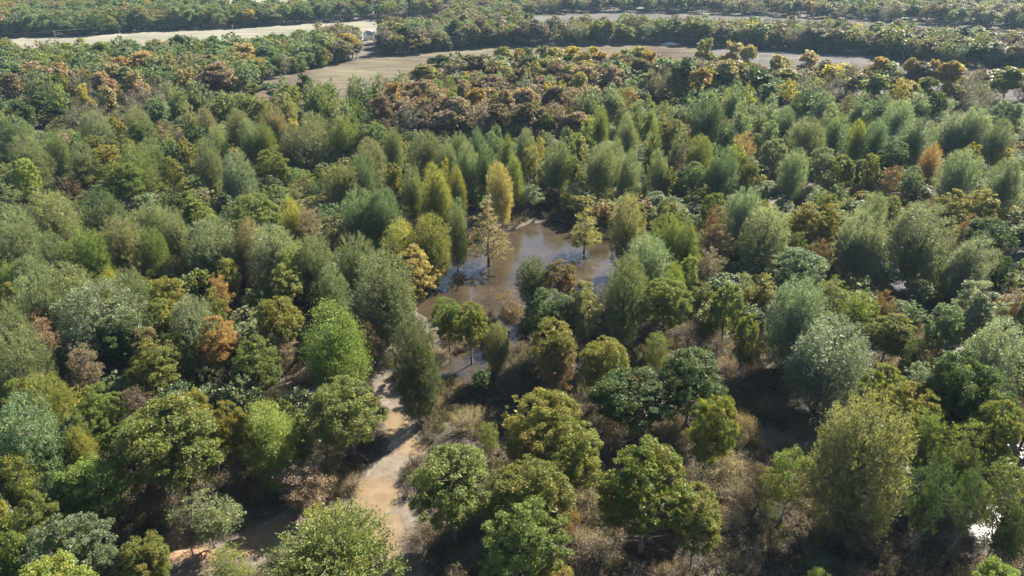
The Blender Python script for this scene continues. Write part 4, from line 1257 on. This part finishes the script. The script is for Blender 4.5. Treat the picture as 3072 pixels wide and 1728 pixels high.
for (x, y), (u, v, dep) in zip(pts, pix):
    d = np.hypot(placed[:, 0] - x, placed[:, 1] - y) - 0.80 * placed[:, 2]
    if d.min() < (1.6 if u < 1100 else 2.2):
        continue
    right = u > 1500
    if 1150 < u < 1780 and 285 < v < 440:     # the russet grove
        wood.append((x, y, weighted(dict(mt=4, mr=2, mb=1)), rw.uniform(13, 18), rw.uniform(4.5, 6.5), weighted(dict(pk=3.5, br=2, pr=2.6, or_=0.5, gb=1.6, og=1)).strip('_')))
        continue
    if u > 3060 and v > 700:                  # beyond the right edge, tall enough to shade the corner
        wood.append((x, y, weighted(dict(mw=2, md=3)), rw.uniform(14, 19), rw.uniform(3.6, 5.2), weighted(dict(sg=2, gg=2, mg=2, og=2))))
        continue
    if v < 330:                              # toward the fields
        grp = value_noise(np.array([[x, y]]), 34, 21)[0]
        if u < 1000 and v < 225:
            key, tint, H = weighted(dict(mw=3, mp=3, md=2)), weighted(dict(gg=3, mg=4, lo=2, og=2, bg=2)), rw.uniform(9, 12.5)
        elif grp > 0.42:
            key, tint, H = weighted(dict(mt=3, mb=2.4, mr=2)), weighted(dict(te=2, pk=2, gb=2, or_=0.8, ga=0.7, br=2, og=2, pr=1)).strip('_'), rw.uniform(11, 15.5)
        else:
            key, tint, H = weighted(dict(mw=3, mp=2, md=2, mt=1)), weighted(dict(gg=3, sg=2, bg=3, mg=2, og=2, oy=1)), rw.uniform(9, 13)
    elif right:
        key, tint, H = weighted(dict(mw=2, md=3, mp=2, mr=1.6)), weighted(dict(sg=3, gg=3, bg=2, og=2, oy=2, ru=0.5, oo=1.6, br=0.4)), rw.uniform(5, 9.5)
    else:
        key, tint, H = weighted(dict(mw=3.4, md=3, mp=1, mr=0.9)), weighted(dict(gg=4, mg=2, bg=2, og=3, ol=2, oy=1, dg=1.5, ru=0.2, br=0.3)), rw.uniform(7, 11.5) if v > 700 else rw.uniform(5.5, 9.5)
    wood.append((x, y, key, H, rw.uniform(3.8, 6.0) if v < 330 else rw.uniform(2.8, 4.3), tint))

# woods beyond and between the fields
def far_woods(step, y0, y1, half):
    pts = jitter_grid(-half, half, y0, y1, step)
    pix = place_to_pix(np.column_stack([pts, np.zeros(len(pts))]))
    keep = (pix[:, 0] > -500) & (pix[:, 0] < 3572) & off_fields(pts)
    pts, pix = pts[keep], pix[keep]
    gn = value_noise(pts, 60, 31)
    for (x, y), (u, v, dep), g in zip(pts, pix, gn):
        if 1070 < u < 1145 and v > 112:      # the house shows here
            continue
        if u < 980:
            tint = weighted(dict(bg=4, dg=3, gg=4, mg=1.5, og=1.5, to=1.2, or_=0.25, ye=0.2, ta=0.7)).strip('_')
            key = weighted(dict(ft=4, fd=3, fw=2))
        elif g > 0.5:
            tint = weighted(dict(to=3, gb=4, br=1.6, og=2, ol=1.6, gg=1, ye=0.5, or_=0.2, dg=0.8)).strip('_')
            key = weighted(dict(ft=5, fd=1.5, fb=2.2))
        else:
            tint = weighted(dict(gg=2.5, bg=2, og=2, to=3, gb=3, dg=1.5, br=0.8))
            key = weighted(dict(ft=4, fd=3, fw=1, fb=0.8))
        wood.append((x, y, key, rw.uniform(14, 21), rw.uniform(6.0, 9.0), tint))

n0 = len(wood)
far_woods(10.5, 382, 760, 640)
far_woods(12.5, 760, 1250, 1000)
far_woods(17.0, 1250, 2300, 1750)
# keep the near filling and the far woods apart
wood = [w for i, w in enumerate(wood) if i < n0 or True]

def along_edge(pts, step, depth, keys, tints, Hs):
    """A ragged edge of trees and bushes on the wood side of a field's far edge."""
    pts = np.asarray(pts)
    for a, b in zip(pts[:-1], pts[1:]):
        L = np.hypot(*(b - a)); n = int(L / step)
        for i in range(n):
            p = a + (b - a) * (i + rw.random()) / max(n, 1)
            u = place_to_pix([(p[0], p[1], 0)])[0][0]
            if 1075 < u < 1140:
                continue
            wood.append((p[0] + rw.normal(0, 1.5), p[1] + rw.uniform(1, depth), weighted(keys), rw.uniform(*Hs), rw.uniform(4.0, 7.0), weighted(tints)))

along_edge(ground_poly([(960, 203), (1024, 189), (1100, 175), (1240, 161), (1380, 149), (1500, 139), (1620, 137), (1900, 132), (2048, 134), (2263, 148), (2520, 160), (2636, 168), (2840, 198), (3034, 208), (3300, 222)]), 6, 7, dict(ft=3, fd=3, mt=2, mb=1), dict(og=2, to=2, gb=2, dg=2, br=1, bg=2), (8, 16))
along_edge(ground_poly([(0, 115), (160, 111), (330, 104), (380, 97), (560, 91), (770, 81), (960, 67)]), 6, 9, dict(ft=3, fd=3), dict(bg=3, dg=2, gg=3, og=1), (9, 17))
# trees round the house and between the pale and brown fields
for x, y in jitter_grid(-200, 10, 330, 520, 9.0):
    u, v, _ = place_to_pix([(x, y, 0)])[0]
    if 760 < u < 1420 and 100 < v < 205 and not inside(FIELD_MID, [[x, y]])[0] and not (1065 < u < 1150):
        lean = (v - 100) / 100
        wood.append((x, y, weighted(dict(mt=4, ft=2, mb=2)), rw.uniform(12, 18), rw.uniform(5, 8), weighted(dict(te=1.5, to=2, gb=2, br=2, og=2, ga=0.8, oy=1, pk=1))))

W = wood
n = len(W)
wx = np.array([w[0] for w in W]); wy = np.array([w[1] for w in W])
wz = ground_layers(np.column_stack([wx, wy]))[0] - 0.05
which = np.array([FIRST[w[2]] + rw.integers(0, len(PROTOS[w[2]])) for w in W])
scl = np.array([(w[4] / PROTOS[w[2]][0].R, w[4] / PROTOS[w[2]][0].R, w[3] / PROTOS[w[2]][0].H) for w in W])
tt = [tint_pair(w[5], rw) for w in W]
scatter('woods', WOOD_PROTOS, np.column_stack([wx, wy, wz]), which, np.column_stack([np.zeros(n), np.zeros(n), rw.uniform(0, 6.28, n)]), scl, [a for a, b in tt], [b for a, b in tt])

# undergrowth: brambles, dead weeds and saplings over the wood's floor
add_proto('u1', 'shrub', (401, 402), 1.2, 1.1, 420, 0.17, 2, True)
add_proto('u2', 'shrub', (411, 412), 2.2, 1.5, 650, 0.17, 1, True)
U = PROTOS['u1'] + PROTOS['u2']
pts = np.vstack([jitter_grid(-200, 230, 56, 330, 1.75), jitter_grid(-260, 280, 330, 430, 2.6)])
pix = place_to_pix(np.column_stack([pts, np.zeros(len(pts))]))
dens = value_noise(pts, 9.0, 51) * 0.6 + value_noise(pts, 3.0, 52) * 0.4
thick = np.where(pix[:, 1] > 900, 0.36, 0.42)
keep = (pix[:, 0] > -250) & (pix[:, 0] < 3322) & (pix[:, 1] < 1850) & (dens > thick) & dry(pts, 0.4) & off_fields(pts)
keep &= ground_layers(pts)[1] < 0.06
pts = pts[keep]
n = len(pts)
cn = value_noise(pts, 14, 61)
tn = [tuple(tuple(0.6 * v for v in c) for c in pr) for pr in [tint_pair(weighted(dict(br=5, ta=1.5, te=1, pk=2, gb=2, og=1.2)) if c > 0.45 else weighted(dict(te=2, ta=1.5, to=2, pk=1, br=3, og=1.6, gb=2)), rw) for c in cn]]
big = rw.random(n) < 0.22
which = np.where(big, 2 + rw.integers(0, 2, n), rw.integers(0, 2, n))
s = rw.uniform(0.7, 1.5, n)
uz = ground_layers(pts)[0] - 0.05
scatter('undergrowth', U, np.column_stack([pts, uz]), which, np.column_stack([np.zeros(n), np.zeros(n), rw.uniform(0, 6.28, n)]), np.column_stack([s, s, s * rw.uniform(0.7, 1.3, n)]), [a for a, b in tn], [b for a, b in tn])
print('trees', len(THINGS), 'shrubs', len(SHR), 'woods', len(W), 'undergrowth', n)
# ------------------------------------------------------------------ house, power line, spoil heap
M_WHITE = plain('white_siding', (0.78, 0.77, 0.74), 0.6)
M_ROOF = plain('grey_shingles', (0.34, 0.33, 0.34), 0.8)
M_PANE = plain('window_glass', (0.05, 0.06, 0.07), 0.15, 0.6)
M_WIRE = plain('wire', (0.12, 0.12, 0.12), 0.5)
M_HEAP = plain('pale_spoil', (0.46, 0.42, 0.36), 0.95)

def mesh_part(name, v, f, mat, parent):
    return link(name, fast_mesh(name, v, f if isinstance(f, list) else [f], (mat,)), parent)

hx, hy, _ = pix_to_plane(1108, 121, 0.1)
house = bpy.data.objects.new('house', None)
COL.objects.link(house)
house.location = (hx, hy, 0.1)
house.rotation_euler = (0, 0, math.radians(58))
house['label'] = 'small white gabled house among trees left of the brown field'
house['category'] = 'house'
def gable_block(x0, x1, y0, y1, eave, ridge, along):
    """Walls with two gables; the ridge runs along x or y."""
    v, f = box_arrays(x0, x1, y0, y1, 0, eave)
    if along == 'y':
        xm = (x0 + x1) / 2
        v2 = np.vstack([v, [(xm, y0, ridge), (xm, y1, ridge)]])
        tri = np.array([(4, 5, 8), (7, 6, 9)], np.int32)
    else:
        ym = (y0 + y1) / 2
        v2 = np.vstack([v, [(x0, ym, ridge), (x1, ym, ridge)]])
        tri = np.array([(6, 4, 8), (5, 7, 9)], np.int32)
    return v2, [f[[0, 2, 3, 4, 5]], tri]
def roof_pair(x0, x1, y0, y1, eave, ridge, along, over=0.35, th=0.16):
    if along == 'y':
        xm = (x0 + x1) / 2
        dz = (ridge - eave) / (xm - x0) * over
        prof = [(x0 - over, eave - dz), (xm, ridge), (x1 + over, eave - dz)]
        pts = [(x, yy, z + t) for yy in (y0 - over, y1 + over) for t in (0.02, th) for x, z in prof]
    else:
        ym = (y0 + y1) / 2
        dz = (ridge - eave) / (ym - y0) * over
        prof = [(y0 - over, eave - dz), (ym, ridge), (y1 + over, eave - dz)]
        pts = [(xx, y, z + t) for xx in (x0 - over, x1 + over) for t in (0.02, th) for y, z in prof]
    v = np.array(pts)
    f = np.array([(0, 1, 7, 6), (1, 2, 8, 7), (3, 4, 10, 9), (4, 5, 11, 10), (0, 1, 4, 3), (1, 2, 5, 4), (6, 7, 10, 9), (7, 8, 11, 10), (0, 3, 9, 6), (2, 5, 11, 8)], np.int32)
    return v, f
v, f = gable_block(-4.2, 1.4, -2.4, 2.6, 5.2, 7.6, 'x')
wall = mesh_part('wall', v, f, M_WHITE, house)
v, f = gable_block(1.405, 4.4, -3.2, 2.4, 5.4, 8.0, 'y')
wall2 = mesh_part('wall', v, f, M_WHITE, house)
v, f = roof_pair(-4.2, 1.3, -2.4, 2.6, 5.2, 7.6, 'x')
roof = mesh_part('roof', v, f, M_ROOF, house)
v, f = roof_pair(1.405, 4.4, -3.2, 2.4, 5.4, 8.0, 'y')
mesh_part('roof', v, f, M_ROOF, house)
v, f = box_arrays(-2.2, -1.6, -0.2, 0.4, 6.6, 8.5)
mesh_part('chimney', v, f, plain('brick', (0.30, 0.13, 0.09), 0.9), roof)
for x, y, z, w, h, par in ((-3.2, -2.41, 1.2, 0.9, 1.4, wall), (-0.6, -2.41, 1.2, 0.9, 1.4, wall), (-3.2, -2.41, 3.4, 0.9, 1.2, wall), (-0.6, -2.41, 3.4, 0.9, 1.2, wall), (2.4, -3.21, 1.2, 1.0, 1.4, wall2), (2.4, -3.21, 3.6, 1.0, 1.3, wall2)):
    v, f = box_arrays(x, x + w, y - 0.03, y + 0.05, z, z + h)
    mesh_part('window', v, f, M_PANE, par)
v, f = box_arrays(-1.9, -1.0, -2.46, -2.36, 0, 2.1)
mesh_part('door', v, f, plain('door_paint', (0.22, 0.10, 0.07), 0.5), house)

POLES = [((-130, 138), -12), ((171, 127), 0), ((360, 100), 0), ((702, 109), 0)]
pole_pos = []
for i, ((px, py), _) in enumerate(POLES):
    x, y, _ = pix_to_plane(px, py, 0.3)
    pole_pos.append((x, y))
POLE_H = 9.5
labels = ['wooden utility pole outside the left edge by the pale field', 'wooden utility pole in the pale field nearest the left edge', 'wooden utility pole against the dark trees behind the pale field', 'wooden utility pole standing in the right half of the pale field']
tips = []
for (x, y), lab in zip(pole_pos, labels):
    v, f = tubes([[(0, 0, -0.3), (0, 0, 5), (0, 0, POLE_H)]], [[0.2, 0.17, 0.13]], 8)
    root = bpy.data.objects.new('utility_pole', None)
    COL.objects.link(root)
    root.location = (x, y, 0.3)
    root.rotation_euler = (0, 0, math.radians(75))
    root['label'] = lab; root['category'] = 'utility pole'; root['group'] = 'utility poles in the pale field'
    mesh_part('post', v, f, M_POLE, root)
    bv, bf = box_arrays(-1.2, 1.2, -0.24, -0.14, POLE_H - 0.75, POLE_H - 0.6)
    mesh_part('crossarm', bv, bf, M_POLE, root)
    for s in (-1.05, -0.4, 1.05):
        iv, jf = tubes([[(s, -0.19, POLE_H - 0.6), (s, -0.19, POLE_H - 0.5), (s, -0.19, POLE_H - 0.38)]], [[0.05, 0.07, 0.03]], 6)
        mesh_part('insulator', iv, jf, M_WHITE, root)
a75 = math.radians(75)
for s, tag in ((-1.05, 'lower-hung'), (1.05, 'higher-hung')):
    paths = []
    for (x0, y0), (x1, y1) in zip(pole_pos[:-1], pole_pos[1:]):
        p0 = np.array([x0 + s * math.cos(a75), y0 + s * math.sin(a75), 0.3 + POLE_H - 0.36])
        p1 = np.array([x1 + s * math.cos(a75), y1 + s * math.sin(a75), 0.3 + POLE_H - 0.36])
        k = np.linspace(0, 1, 13)
        P = p0 + (p1 - p0) * k[:, None]
        P[:, 2] -= 4 * 1.3 * k * (1 - k)
        paths += list(P[:-1])
    paths.append(P[-1])
    v, f = tubes([np.array(paths)], [np.full(len(paths), 0.03)], 4)
    me = fast_mesh('power_line', v, [f], (M_WIRE,))
    link('power_line', me, label=f'{"nearer" if s < 0 else "farther"} of two thin wires strung between the poles of pale field', category='wire', group='power line over the pale field')

x, y, _ = pix_to_plane(2012, 133, 0.3)
k = 18
V = [(0, 0, 1.9)]; F = []
rh = np.random.default_rng(3)
for ring, (r, z) in enumerate(((1.6, 1.55), (3.4, 0.8), (5.6, -0.1))):
    for i in range(k):
        a = i * 2 * math.pi / k
        rr = r * rh.uniform(0.85, 1.15)
        V.append((math.cos(a) * rr * 1.5, math.sin(a) * rr, z * rh.uniform(0.85, 1.1)))
tri = [(0, 1 + i, 1 + (i + 1) % k) for i in range(k)]
quad = [(1 + r * k + i, 1 + (r + 1) * k + i, 1 + (r + 1) * k + (i + 1) % k, 1 + r * k + (i + 1) % k) for r in range(2) for i in range(k)]
me = fast_mesh('spoil_heap', np.array(V), [np.array(tri, np.int32), np.array(quad, np.int32)], (M_HEAP,), smooth=True)
o = link('spoil_heap', me, label='pale earth heap on the far edge of the brown field', category='heap')
o.location = (x, y, 0.3)

# ------------------------------------------------------------------ haze
m, nt, out = new_mat('haze')
pv = N(nt, 'ShaderNodeVolumePrincipled')
pv.inputs['Color'].default_value = (0.50, 0.76, 1.0, 1)
pv.inputs['Density'].default_value = 0.00005
pv.inputs['Anisotropy'].default_value = 0.15
nt.links.new(pv.outputs[0], out.inputs['Volume'])
v, f = box_arrays(-3000, 3000, -400, 3200, -2.0, 84.0)
me = fast_mesh('haze', v, [f], (m,))
hz = link('haze', me, kind='stuff')
